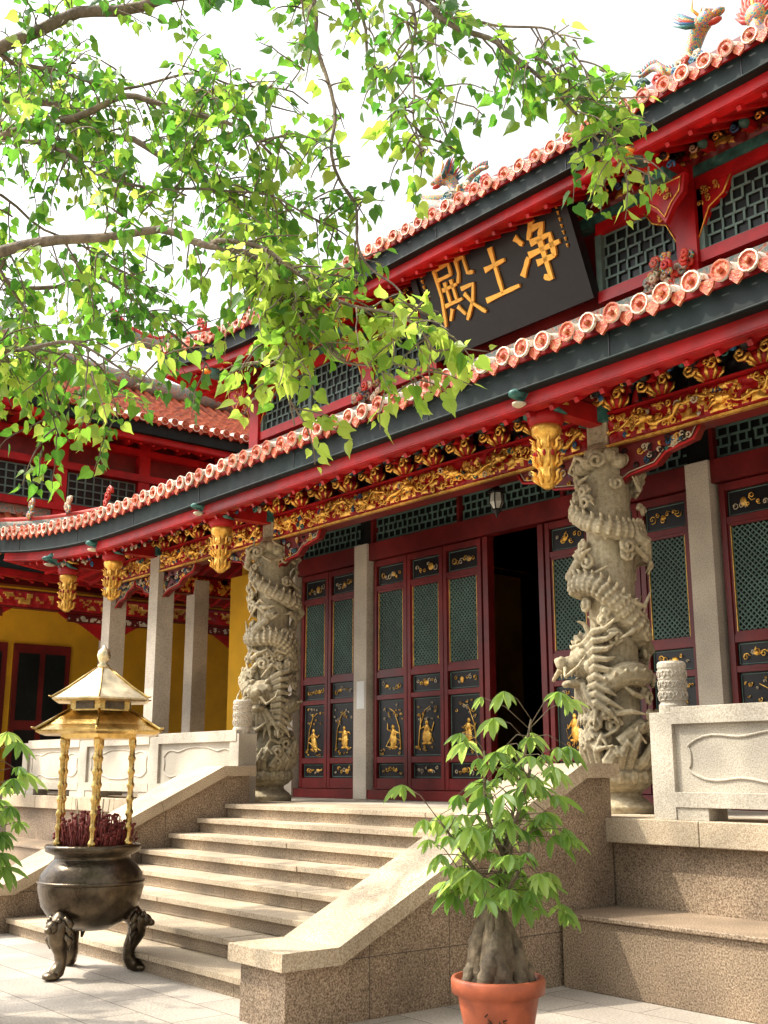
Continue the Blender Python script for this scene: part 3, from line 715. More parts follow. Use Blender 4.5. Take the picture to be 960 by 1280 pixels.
# ------------------------------------------------------------------ STAIRCASE
st = MB()
SX0, SX1 = -12.1, -7.0
NY0, TR, RI = 7.46, .375, FL / 8
for i in range(8):
    ny = NY0 - TR * i; z = FL - RI * i
    xs = SX0; j = 0
    off = .6 if i % 2 else 1.15
    while xs < SX1 - .01:
        x2 = min(SX1, xs + (off if j == 0 else 1.27))
        if SX1 - x2 < .3: x2 = SX1
        bk = 7.77 if i == 0 else ny + TR + .03
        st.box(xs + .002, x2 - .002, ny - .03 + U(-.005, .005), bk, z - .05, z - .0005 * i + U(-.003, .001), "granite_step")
        st.box(xs + .002, x2 - .002, ny + .015, ny + TR + .02, max(0, z - RI), z - .05, "granite_step_shaded"); xs = x2; j += 1
st.box(SX0, SX1, NY0 + .03, 7.84, 0, FL - .08, "granite_wall")
for cx0, cx1, sg in ((-7.0, -6.4, 1), (-12.75, -12.1, -1)):
    body = [(4.45, 0), (7.8, 0), (7.8, 1.60), (7.45, 1.60), (4.85, .38), (4.45, .38)]
    st.prism(body, cx0 + .03, cx1 - .03, "granite_wall", 'x')
    st.prism([(4.38, .385), (4.87, .385), (4.84, .50), (4.38, .50)], cx0 - .03, cx1 + .03, "granite_step", 'x')
    for a, b in ((0, .34), (.34, .67), (.67, 1)):
        A0 = (4.87 + (7.44 - 4.87) * a + .003, .385 + (1.60 - .385) * a); A1 = (4.87 + (7.44 - 4.87) * b - .002, .385 + (1.60 - .385) * b)
        B0 = (4.84 + (7.40 - 4.84) * a + .003, .50 + 1.22 * a); B1 = (4.84 + (7.40 - 4.84) * b - .002, .50 + 1.22 * b)
        st.prism([A0, A1, B1, B0], cx0 - .03, cx1 + .03, "granite_step", 'x')
    st.prism([(7.44, 1.60), (7.86, 1.60), (7.86, 1.72), (7.40, 1.72)], cx0 - .03, cx1 + .03, "granite_step", 'x')
    for q in (5.15, 5.9, 6.65):
        zt = .38 + (q - 4.85) / 2.6 * 1.22
        st.box(cx1 - .032, cx1 - .028, q, q + .006, 0, zt - .02, "joint")
    st.box(cx1 - .032, cx1 - .0275, 4.9, 7.8, .40, .406, "joint")
st.build("stone_staircase", None, .008)

# ------------------------------------------------------------------ BALUSTRADES
def balustrade(name, x0, x1, newel_at, npan):
    b = MB(); y0, y1 = 7.78, 8.02; z = FL
    pw = (x1 - x0) / npan
    for i in range(npan):
        a = x0 + i * pw; c = a + pw
        b.box(a, a + .22, y0 - .02, y1 + .02, z, z + .86, "granite_light")
        b.box(c - .22 if i == npan - 1 else c - .05, c, y0 - .015, y1 + .015, z, z + .855, "granite_light")
        b.box(a + .2, c - .04, y0 + .02, y1 - .01, z + .12, z + .80, "granite_light")
        b.box(a + .22, c - .05, y0 - .025, y1 + .02, z + .76, z + .90, "granite_light")
        b.box(a + .22, c - .05, y0 - .022, y1 + .02, z + .10, z + .22, "granite_light")
        for f_ in (a + .22, c - .35): b.box(f_, f_ + .3, y0 - .01, y1 + .01, z, z + .1, "granite_light")
        L_ = a + .32; M_ = c - .15; zm = z + .49; pts = []
        W_ = M_ - L_; n = 60
        for k in range(n + 1):
            t = 2 * math.pi * k / n
            rx = W_ / 2 * (1 - .04 * math.cos(6 * t)); rz = .19 * (1 + .13 * math.cos(8 * t))
            ct, s_ = math.cos(t), math.sin(t)
            px = (abs(ct) ** .6) * (1 if ct > 0 else -1); pz = (abs(s_) ** .6) * (1 if s_ > 0 else -1)
            pts.append(((L_ + M_) / 2 + rx * px, y0 + .018, zm + rz * pz))
        b.tube(pts, .013, "granite_light", 5)
    for nx in newel_at:
        prof = [(.12, z + .85), (.12, z + .92), (.105, z + .94), (.105, z + .955)]
        for k in range(9): prof += [(.117, z + .96 + k * .03), (.112, z + .975 + k * .03)]
        prof += [(.12, z + 1.235), (.12, z + 1.265), (.105, z + 1.285), (.02, z + 1.29)]
        b.lathe(nx, 7.9, prof, "granite_light", 20, False)
        for k in range(12):
            w_ = k * math.pi / 6
            for zz in (1.0, 1.09, 1.18):
                for q in (-1, 1):
                    b.tube([(nx + .115 * math.cos(w_), 7.9 + .115 * math.sin(w_), z + zz - .035), (nx + .122 * math.cos(w_ + q * .2), 7.9 + .122 * math.sin(w_ + q * .2), z + zz), (nx + .115 * math.cos(w_), 7.9 + .115 * math.sin(w_), z + zz + .035)], .006, "granite_light", 4)
    b.build(name, None, .006)
balustrade("stone_balustrade", -5.95, -.4, [-5.80, -3.3], 2)
balustrade("stone_balustrade.001", -19.3, -12.35, [-12.5], 3)

# ------------------------------------------------------------------ DRAGON COLUMNS
def dragon_mesh(seed, thd=-125):
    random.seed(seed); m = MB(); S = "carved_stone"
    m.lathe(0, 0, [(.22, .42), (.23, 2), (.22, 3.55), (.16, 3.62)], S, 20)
    m.box(-.13, .13, -.13, .13, 3.5, 3.87, S)
    m.lathe(0, 0, [(.30, 0), (.31, .06), (.27, .10), (.20, .15), (.19, .19), (.26, .23), (.31, .30), (.31, .36), (.27, .41), (.24, .44)], S, 28)
    for k in range(14):
        a = 2 * math.pi * k / 14; m.ell((.285 * math.cos(a), .285 * math.sin(a), .33), (.05, .05, .07), S, n=6, k=4)
    def cyl(th, h, r): return Vector((r * math.cos(th), r * math.sin(th), h))
    th0 = math.radians(thd)
    pts = []; rad = []; n = 300
    for i in range(n + 1):
        t = i / n
        th = th0 - .45 - t * 2 * math.pi * 2.6 + .25 * math.sin(t * 21)
        h = 1.42 + 2.0 * t + .09 * math.sin(t * 25); rr = .28 + .04 * math.sin(t * 19 + 1)
        pts.append(cyl(th, h, rr)); rad.append(.135 * (1 - .45 * t) * (1 + .05 * math.sin(i * 1.3)))
    m.tube(pts, rad, S, 12)
    for i in range(4, n - 3, 4):
        p = pts[i]; o = Vector((p.x, p.y, 0)).normalized(); tg = (pts[i + 2] - pts[i - 2]).normalized(); up = o.cross(tg)
        if up.z < 0: up = -up
        dr = (o * .55 + up * .83).normalized()
        m.tube([p + dr * rad[i] * .7, p + dr * (rad[i] + .035) + tg * .02, p + dr * (rad[i] + .06) + tg * .04], [.030, .02, .006], S, 5)
        for q in (-.7, -.25, .2, .65):
            dd = (o * math.cos(q) - up * math.sin(q) * .9).normalized(); m.ell(p + dd * rad[i] * .93, (.028, .028, .028), S, n=6, k=4)
    pts2 = []; r2_ = []
    for i in range(121):
        t = i / 120; th = th0 + 2.2 - t * 2 * math.pi * 1.15; h = 1.28 - .62 * t + .06 * math.sin(t * 16)
        pts2.append(cyl(th, h, .27 + .03 * math.sin(t * 14))); r2_.append(.125 * (1 - .5 * t))
    m.tube(pts2, r2_, S, 10)
    for i in range(4, 116, 4):
        p = pts2[i]; o = Vector((p.x, p.y, 0)).normalized(); m.tube([p + o * r2_[i] * .7, p + o * (r2_[i] + .03) + Vector((0, 0, .05))], [.03, .008], S, 5)
    for i, dz in ((50, -.28), (120, .25), (190, -.25), (250, .2)):
        p = pts[i]; th = math.atan2(p.y, p.x)
        k1 = cyl(th + .35, p.z + dz * .4, .40); k2 = cyl(th + .75, p.z + dz, .36)
        m.tube([p, k1, k2], [.085, .065, .05], S, 8)
        for q in (-.5, -.15, .2, .55):
            m.tube([k2, cyl(th + .85 + q * .35, k2.z + (.09 if dz > 0 else -.07) * (1 - abs(q)), .40), cyl(th + .95 + q * .5, k2.z + (.13 if dz > 0 else -.15) * (1 - abs(q) * .5), .36)], [.03, .026, .008], S, 6)
    F_ = Vector((math.cos(th0), math.sin(th0), 0)); Sd = Vector((-F_.y, F_.x, 0)); Up = Vector((0, 0, 1))
    H0 = Vector((0, 0, 1.40)) + F_ * .27; K = 1.15
    def hp(f_, s_, u_): return H0 + (F_ * f_ + Sd * s_ + Up * (u_ - .25 * f_)) * K
    Mh = Matrix(((F_.x, Sd.x, 0, 0), (F_.y, Sd.y, 0, 0), (0, 0, 1, 0), (0, 0, 0, 1)))
    def he(c, r_): m.ell((0, 0, 0), tuple(x * K for x in r_), S, Matrix.Translation(hp(*c)) @ Mh)
    m.tube([pts[0], pts[0].lerp(hp(-.05, 0, 0), .6) + Vector((0, 0, -.05)), hp(0, 0, 0)], [.14, .15, .15], S, 12)
    he((.0, 0, .02), (.17, .17, .16)); he((.13, 0, .03), (.14, .11, .075)); he((.23, 0, .06), (.055, .09, .055))
    he((.09, 0, -.14), (.15, .085, .04)); he((.20, 0, -.12), (.04, .05, .03))
    for q in (-1, 1):
        he((.08, q * .11, .10), (.045, .045, .045)); he((.04, q * .10, .16), (.09, .035, .035)); he((.25, q * .05, .09), (.035, .035, .035))
        he((.0, q * .15, -.03), (.09, .05, .08)); he((-.02, q * .19, .1), (.05, .03, .07))
        m.tube([hp(0, q * .08, .14), hp(-.06, q * .12, .26), hp(-.02, q * .14, .36), hp(.04, q * .15, .40)], [.045, .036, .026, .010], S, 6)
        m.tube([hp(.23, q * .09, .02), hp(.26, q * .18, -.06), hp(.17, q * .25, .0), hp(.10, q * .25, .08)], [.022, .020, .016, .008], S, 6)
        for k in range(9):
            z_ = 1.62 - k * .075; bend = .12 - .03 * k
            m.tube([cyl(th0 + q * .45, z_, .34), cyl(th0 + q * .75, z_ + .03 + bend * .3, .40), cyl(th0 + q * 1.05, z_ + bend * .8, .38), cyl(th0 + q * (1.3 + .1 * math.sin(k * 2)), z_ + bend * 1.6, .36)], [.045, .042, .03, .010], S, 6)
        for k in range(4): m.tube([hp(.08 + .045 * k, q * .07, -.02), hp(.085 + .045 * k, q * .07, -.08)], [.015, .006], S, 5)
    for k in range(6):
        sd_ = (k - 2.5) * .05
        m.tube([hp(.08, sd_ * .6, -.15), hp(.06, sd_ * 1.2, -.27), hp(.02, sd_ * 1.6 + .03 * math.sin(k * 3), -.40), hp(.05, sd_ * 1.9, -.5)], [.035, .035, .028, .008], S, 6)
    for k in range(105):
        h0 = U(.62, 3.45); th = U(0, 6.28); RR = U(.05, .095); hand = 1 if R() < .5 else -1; base = U(.27, .34)
        if abs((th - (th0 % 6.283) + math.pi) % (2 * math.pi) - math.pi) < .5 and 1.0 < h0 < 1.8: continue
        ps = []
        for j in range(13):
            a = j / 12 * 1.7 * 2 * math.pi; rr = RR * (1 - j / 15)
            ps.append(cyl(th + hand * rr * math.cos(a) / .3, h0 + rr * math.sin(a), base + .05 * j / 12))
        m.tube(ps, [.028 - .010 * j / 12 for j in range(13)], S, 6)
        if R() < .6:
            e = ps[0]; m.tube([e, cyl(th + hand * (RR + .12) / .3, h0 + U(-.12, .12), base + .04), cyl(th + hand * (RR + .24) / .3, h0 + U(-.2, .2), base + .06)], [.034, .028, .008], S, 6)
    for k in range(22):
        th = 2 * math.pi * k / 22 + U(-.1, .1); h = U(.46, .66)
        m.tube([cyl(th, .42, .24), cyl(th + .1, h, .33), cyl(th + .3, h + .12, .35), cyl(th + .42, h + .04, .38)], [.06, .055, .04, .014], S, 7)
    for k in range(16):
        th = 2 * math.pi * k / 16; m.ell(cyl(th, 3.42 + .05 * math.sin(k * 5), .26), (.09, .09, .08), S)
    return m
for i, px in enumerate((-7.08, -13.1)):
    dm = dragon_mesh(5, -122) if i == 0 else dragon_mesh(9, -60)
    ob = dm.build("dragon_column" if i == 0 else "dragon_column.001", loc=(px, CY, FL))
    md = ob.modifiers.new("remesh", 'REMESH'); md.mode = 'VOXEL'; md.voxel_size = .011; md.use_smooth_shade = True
random.seed(21)

# ------------------------------------------------------------------ INCENSE BURNER
b = MB()
prof = [(.02, .34), (.18, .35), (.32, .42), (.41, .54), (.445, .68), (.43, .80), (.37, .88), (.325, .92), (.32, .95), (.40, .985), (.41, 1.02), (.40, 1.04), (.34, 1.045), (.33, .97), (.31, .93), (.05, .92)]
b.lathe(0, 0, prof, "bronze", 40)
b.lathe(0, 0, [(.446, .72), (.455, .735), (.446, .75)], "bronze", 40)
for k in range(3):
    a = math.radians(-75 + 120 * k); c, s_ = math.cos(a), math.sin(a)
    P_ = [(.27, .50), (.36, .46), (.41, .40), (.40, .30), (.35, .20), (.34, .12), (.38, .06), (.44, .03)]
    b.tube([(r_ * c, r_ * s_, z) for r_, z in P_], [.07, .085, .09, .075, .055, .05, .06, .045], "bronze", 12)
    b.ell((.46 * c, .46 * s_, .035), (.07, .07, .035), "bronze")
    b.ell((.47 * c, .47 * s_, .41), (.06, .06, .055), "bronze"); b.ell((.52 * c, .52 * s_, .39), (.035, .035, .03), "bronze")
    for q in (-1, 1):
        b.ell((.45 * c - q * .05 * s_, .45 * s_ + q * .05 * c, .46), (.025,) * 3, "bronze", n=6, k=4)
        for z_ in (.48, .42, .35):
            b.tube([(.40 * c - q * .06 * s_, .40 * s_ + q * .06 * c, z_), (.38 * c - q * .11 * s_, .38 * s_ + q * .11 * c, z_ - .05), (.37 * c - q * .09 * s_, .37 * s_ + q * .09 * c, z_ - .12)], [.03, .03, .01], "bronze", 6)
for k in range(6):
    a = math.radians(20 + 60 * k); x, y = .335 * math.cos(a), .335 * math.sin(a)
    pr = []
    for j in range(49):
        z = 1.02 + .93 * j / 48; pr.append((.021 + (.010 if (j % 6 in (2, 3)) else 0) + (.010 if j in (1, 2, 46, 47) else 0), z))
    b.lathe(x, y, pr, "brass", 12)
hexa = math.radians(20)
b.lathe(0, 0, [(.30, 1.93), (.36, 1.93), (.37, 1.97), (.56, 1.965), (.60, 1.985), (.60, 2.0), (.50, 2.05), (.40, 2.12), (.31, 2.17)], "brass", 6, False, hexa)
for k in range(6):
    a = hexa + k * math.pi / 3; b.tube([(.30 * math.cos(a), .30 * math.sin(a), 2.18), (.46 * math.cos(a), .46 * math.sin(a), 2.09), (.60 * math.cos(a), .60 * math.sin(a), 2.01), (.64 * math.cos(a), .64 * math.sin(a), 2.02)], [.013, .013, .014, .008], "brass", 6)
b.lathe(0, 0, [(.29, 2.16), (.29, 2.27)], "brass", 6, False, hexa)
for k in range(6):
    a = hexa + (k + .5) * math.pi / 3; b.box(-.09, .09, -.004, .012, 2.185, 2.25, "bronze", Matrix.Rotation(a - math.pi / 2, 4, 'Z') @ Matrix.Translation((0, .247, 0)))
b.lathe(0, 0, [(.28, 2.25), (.44, 2.25), (.47, 2.265), (.47, 2.28), (.32, 2.37), (.18, 2.47), (.07, 2.55), (.04, 2.565)], "pale_brass", 6, False, hexa)
for k in range(6):
    a = hexa + k * math.pi / 3; b.tube([(.06 * math.cos(a), .06 * math.sin(a), 2.555), (.18 * math.cos(a), .18 * math.sin(a), 2.475), (.32 * math.cos(a), .32 * math.sin(a), 2.375), (.47 * math.cos(a), .47 * math.sin(a), 2.285), (.50 * math.cos(a), .50 * math.sin(a), 2.29)], [.010, .010, .010, .011, .006], "brass", 6)
b.lathe(0, 0, [(.04, 2.55), (.055, 2.58), (.03, 2.6), (.05, 2.63), (.062, 2.67), (.05, 2.71), (.02, 2.735), (.012, 2.76)], "pale_brass", 16)
for k in range(420):
    a, r_ = U(0, 6.28), .29 * math.sqrt(R()); x, y = r_ * math.cos(a), r_ * math.sin(a); h = U(.14, .38)
    tp = (x * 1.1 + U(-.06, .06), y * 1.1 + U(-.06, .06), .98 + h * (1.1 - r_ * 1.6))
    b.tube([(x, y, .93), tp], .006, "ash_red", 4)
    if k % 2 == 0: b.ell(tp, (.018, .018, .013), "ash_red", n=5, k=4)
for k in range(7):
    x, y = U(-.15, .15), U(-.15, .15); b.tube([(x, y, 1.1), (x * 1.4, y * 1.4, 1.42)], .004, "cream_paint", 4)
b.build("incense_burner", loc=(-9.41, 4.47, 0), rot=math.radians(12))

# ------------------------------------------------------------------ LEAVES
class LB:
    def __init__(s, m): s.mb = MB(); s.mb.lc = []; s.m = m
    def leaf(s, p, d, nrm, L_, c, kind=0):
        d = d.normalized(); x = d.cross(nrm)
        if x.length < 1e-4: x = d.orthogonal()
        x.normalize(); n = x.cross(d)
        if kind == 0:
            half = [(.27, -.07), (.46, .12), (.46, .36), (.30, .62), (.12, .84)]; tip = 1.18; fold = .18; cv = .15
        else:
            half = [(.06, .08), (.15, .30), (.18, .55), (.12, .82)]; tip = 1.0; fold = .25; cv = .35
        vs = [p, p + d * tip * L_ - n * cv * L_]
        for sg in (-1, 1):
            for a, b_ in half: vs.append(p + x * sg * a * L_ + d * b_ * L_ + n * (a * fold - cv * b_ * b_) * L_)
        k = len(half)
        fs = [[0] + list(range(2, 2 + k)) + [1], [1] + list(range(2 + 2 * k - 1, 2 + k - 1, -1)) + [0]]
        o = len(s.mb.v); s.mb.v.extend([tuple(q) for q in vs]); mi = s.mb.mi(s.m)
        for f_ in fs: s.mb.f.append([i + o for i in f_]); s.mb.m.append(mi); s.mb.s.append(False)
        s.mb.lc += [c] * len(vs)

def catmull(P_, n=8):
    P_ = [Vector(p) for p in P_]; Q = [P_[0] * 2 - P_[1]] + P_ + [P_[-1] * 2 - P_[-2]]; out = []
    for i in range(1, len(Q) - 2):
        a, b_, c, d_ = Q[i - 1:i + 3]
        for k in range(n):
            t = k / n; out.append(.5 * ((2 * b_) + (c - a) * t + (2 * a - 5 * b_ + 4 * c - d_) * t * t + (3 * b_ - a - 3 * c + d_) * t ** 3))
    out.append(P_[-1]); return out

# ------------------------------------------------------------------ BODHI TREE (own frame, turned with the yard axis)
T = empty("bodhi_tree", (0, 0, 0), YAW)
wood = MB(); lv = LB("bodhi_leaf")
E = 1.65
def twig(p, d, L_, yel, lsz=1.):
    pts = [p]; q = p.copy(); dd = d.normalized(); n = max(3, int(L_ / .045))
    for i in range(n):
        dd = (dd + Vector((U(-.22, .22), U(-.22, .22), -.10 + U(-.15, .12)))).normalized(); q = q + dd * (L_ / n); pts.append(q.copy())
        if i > 0:
            for _ in range(1 if R() < .75 else 2):
                side = dd.cross(Vector((U(-1, 1), U(-1, 1), U(-1, 1)))).normalized()
                ld = (side * .7 + dd * .3 + Vector((0, 0, -.55))).normalized()
                base = q + (side * .6 + Vector((0, 0, -.25))) * U(.02, .06)
                nr = Vector((U(-1, 1), U(-1, 1), U(-.2, 1.3)))
                lv.leaf(base, ld, nr, (.035 + .058 * R() ** 1.2) * lsz, max(0, min(1, yel + U(-.35, .35))))
    wood.tube(pts, [.005 * (1 - .7 * i / n) + .0013 for i in range(n + 1)], "bark", 4)
def limb(P_, r0, r1, start=0., dens=7., yel=.5, tl=(.3, .7), up=0.0, spread=1.0, lsz=1.):
    pts = catmull([(a, b_, c + E) for a, b_, c in P_], 8); n = len(pts)
    pts = [p + Vector((noise.noise(p * 2.1), noise.noise(p * 2.1 + Vector((9, 0, 0))), noise.noise(p * 2.1 + Vector((0, 9, 0))))) * .12 if 0 < i < n - 1 else p for i, p in enumerate(pts)]
    wood.tube(pts, [r0 + (r1 - r0) * (i / (n - 1)) ** .6 for i in range(n)], "bark", 8)
    for i in range(1, n):
        seg = (pts[i] - pts[i - 1]).length
        if i / (n - 1) < start: continue
        cl = .2 + 1.7 * max(0, noise.noise(pts[i] * 1.5) + .35)
        k = seg * dens * cl; k = int(k) + (1 if R() < k % 1 else 0)
        for _ in range(k):
            t = (pts[i] - pts[i - 1]).normalized(); rv = Vector((U(-1, 1), U(-1, 1), U(-1, 1) + up)); rv = rv - t * rv.dot(t) * .7
            ln = U(*tl); d_ = rv.normalized() * spread + t * .5; yy = yel + U(-.2, .25)
            twig(pts[i].lerp(pts[i - 1], R()), d_, ln, yy, lsz)
            if R() < .6:
                twig(pts[i] + d_.normalized() * ln * .35, Vector((U(-1, 1), U(-1, 1), U(-1, .6))), ln * .7, yy, lsz)
wood.tube(catmull([(-6, 9, 0), (-6.05, 8.95, 1), (-5.95, 9.02, 2), (-6, 9, 3), (-5.9, 9, 4)], 5), [.5, .4, .36, .34, .33, .32, .32, .31, .31, .31, .3, .3, .29, .29, .28, .27, .26, .25, .24, .22, .2], "bark", 12)
for k in range(7):
    a = k * .9; wood.tube([(-6 + .3 * math.cos(a), 9 + .3 * math.sin(a), .5), (-6 + .55 * math.cos(a), 9 + .55 * math.sin(a), .12), (-6 + .95 * math.cos(a), 9 + .95 * math.sin(a), -.03)], [.16, .13, .05], "bark", 8)
# boughs reaching over the yard
limb([(-6, 9, 1.3), (-4.5, 7.6, 2.3), (-3.1, 6.5, 2.8), (-2.23, 6, 2.91), (-1.47, 5.9, 3.03), (-.65, 5.6, 2.62), (-.2, 5.4, 2.05)], .09, .008, .35, 13, .65, (.25, .6))
limb([(-.955, 5.7, 2.85), (-.33, 5.4, 2.50), (.05, 5.3, 2.25), (.26, 5.2, 2.02)], .016, .005, .1, 30, 1.0, (.15, .4))
limb([(-6, 9, 2), (-4.6, 7.8, 3.6), (-3.3, 6.8, 4.4), (-2.53, 6.5, 4.75), (-1.44, 6.3, 4.9), (-.4, 6, 4.95), (.19, 5.8, 4.47), (.64, 5.6, 4.08), (.99, 5.5, 3.58), (1.2, 5.4, 3.2)], .08, .005, .35, 12, .5, (.2, .5))
limb([(.85, 5.5, 3.85), (1.1, 5.45, 3.6), (1.28, 5.4, 3.1)], .012, .004, 0, 28, .9, (.15, .36))
limb([(-.47, 6, 4.8), (-.356, 5.9, 3.95), (-.228, 5.8, 3.21), (-.06, 5.7, 2.7), (.1, 5.6, 2.4)], .016, .005, .0, 8, .6, (.15, .38))
limb([(-5.9, 9, 1.9), (-4.2, 7.7, 3.2), (-3.2, 6.9, 3.75), (-2.48, 6.5, 3.95), (-1.81, 6.3, 4.05), (-1.17, 6.1, 3.98), (-.65, 5.9, 3.5)], .07, .008, .35, 18, .55, (.3, .65))
limb([(-4.5, 7.6, 2.3), (-3, 6.4, 2.3), (-2.11, 5.8, 2.25), (-1.69, 5.7, 2.26), (-1.31, 5.6, 1.98)], .03, .005, .4, 24, .75, (.2, .5))
limb([(-6, 9, 2.2), (-4.4, 8.5, 4.6), (-3.09, 8, 5.3), (-2.09, 8, 4.9), (-1.25, 8, 4.4), (-.74, 8, 3.95)], .08, .01, .35, 20, .4, (.4, .8))
limb([(-4.4, 8.3, 3.6), (-3.4, 7.8, 3.7), (-2.6, 7.6, 3.5), (-1.8, 7.4, 3.3), (-1.2, 7.3, 2.7)], .04, .006, .3, 18, .45, (.3, .65))
limb([(-4.4, 8.0, 2.4), (-3.2, 7.2, 2.7), (-2.4, 7.0, 2.75), (-1.7, 6.9, 2.3)], .03, .005, .4, 20, .55, (.3, .55))
limb([(.15, 5.8, 4.45), (.14, 5.65, 4.0), (.14, 5.6, 3.6), (.2, 5.5, 3.3)], .012, .004, .1, 16, .6, (.2, .4))
limb([(-.8, 5.6, 2.72), (-.55, 5.5, 2.3), (-.45, 5.4, 1.7)], .010, .004, .1, 36, .95, (.15, .42))
limb([(-.5, 5.55, 2.5), (-.25, 5.4, 2.1), (.0, 5.35, 1.95), (.22, 5.3, 1.9)], .010, .004, .0, 28, 1.0, (.15, .38))
limb([(-2.3, 6.4, 3.9), (-1.7, 6.2, 3.55), (-1.1, 6.1, 3.4), (-.5, 5.95, 3.2), (-.15, 5.9, 2.95)], .016, .004, .0, 19, .6, (.2, .5))
limb([(-.4, 6.1, 4.95), (-.1, 6.2, 4.4), (.3, 6.2, 4.1), (.6, 6.1, 3.9)], .014, .004, .0, 14, .5, (.2, .45))
limb([(.19, 5.8, 4.5), (.55, 6, 4.6), (.95, 6, 4.4), (1.3, 6, 4.05)], .014, .004, .0, 14, .6, (.2, .45))
limb([(-2.6, 6.6, 4.7), (-1.9, 6.8, 4.5), (-1.2, 6.8, 4.6), (-.5, 6.6, 4.3)], .018, .005, .0, 15, .45, (.25, .55))
limb([(-2.2, 6.0, 2.9), (-2.0, 6.2, 2.4), (-1.9, 6.2, 1.9)], .012, .004, .0, 20, .65, (.2, .45))
limb([(-2.9, 6.6, 3.9), (-2.2, 6.9, 3.5), (-1.6, 7.0, 3.3)], .015, .005, .0, 20, .45, (.25, .55))
limb([(-2.0, 4.2, 3.6), (-1.2, 4.1, 3.35), (-.6, 4.1, 3.25), (-.1, 4.2, 3.3)], .02, .005, .0, 8, .1, (.15, .3))
# rest of the crown
limb([(-6, 9, 2.4), (-5, 8, 4.5), (-4, 7.6, 5.5), (-3.4, 8, 6.2)], .14, .02, .3, 7, .4, (.4, .8))
limb([(-6, 9, 2.4), (-7, 10, 5), (-7, 11.2, 6)], .14, .02, .3, 11, .4, (.4, .8))
limb([(-6, 9, 2.4), (-6.9, 9.6, 4.2), (-7.2, 10.2, 4.8)], .09, .02, .3, 12, .4, (.4, .7))
limb([(-6, 9, 2.4), (-5.9, 10.5, 4.2), (-5.5, 11.8, 4.9), (-5.2, 12.8, 5.0)], .12, .02, .3, 13, .4, (.3, .6))
limb([(-5.9, 10.5, 4.2), (-5.3, 11.0, 4.9), (-4.9, 11.6, 5.3)], .05, .015, .2, 13, .4, (.3, .6))
limb([(-5, 8, 4.5), (-4.6, 9.2, 5.1), (-4.2, 9.9, 5.3), (-3.9, 10.2, 5.2)], .06, .015, .2, 13, .4, (.3, .5))
limb([(-6, 9, 2.2), (-5.2, 6.6, 4.4), (-3.8, 4.8, 5.2), (-2, 4.2, 5.6), (0, 4.3, 5.6), (1.4, 4.5, 5.5)], .15, .02, .3, 3, .4, (.4, .8))
limb([(-3.8, 4.8, 5.2), (-2.6, 4.3, 4.6), (-2.0, 4.2, 3.6)], .04, .02, .3, 2, .4, (.3, .5))
limb([(-6, 9, 2.2), (-7.6, 8, 4.4), (-8.6, 7, 5)], .13, .02, .3, 7, .4, (.4, .8))
wood.build("trunk_and_branches", T); lv.mb.build("leaves", T)

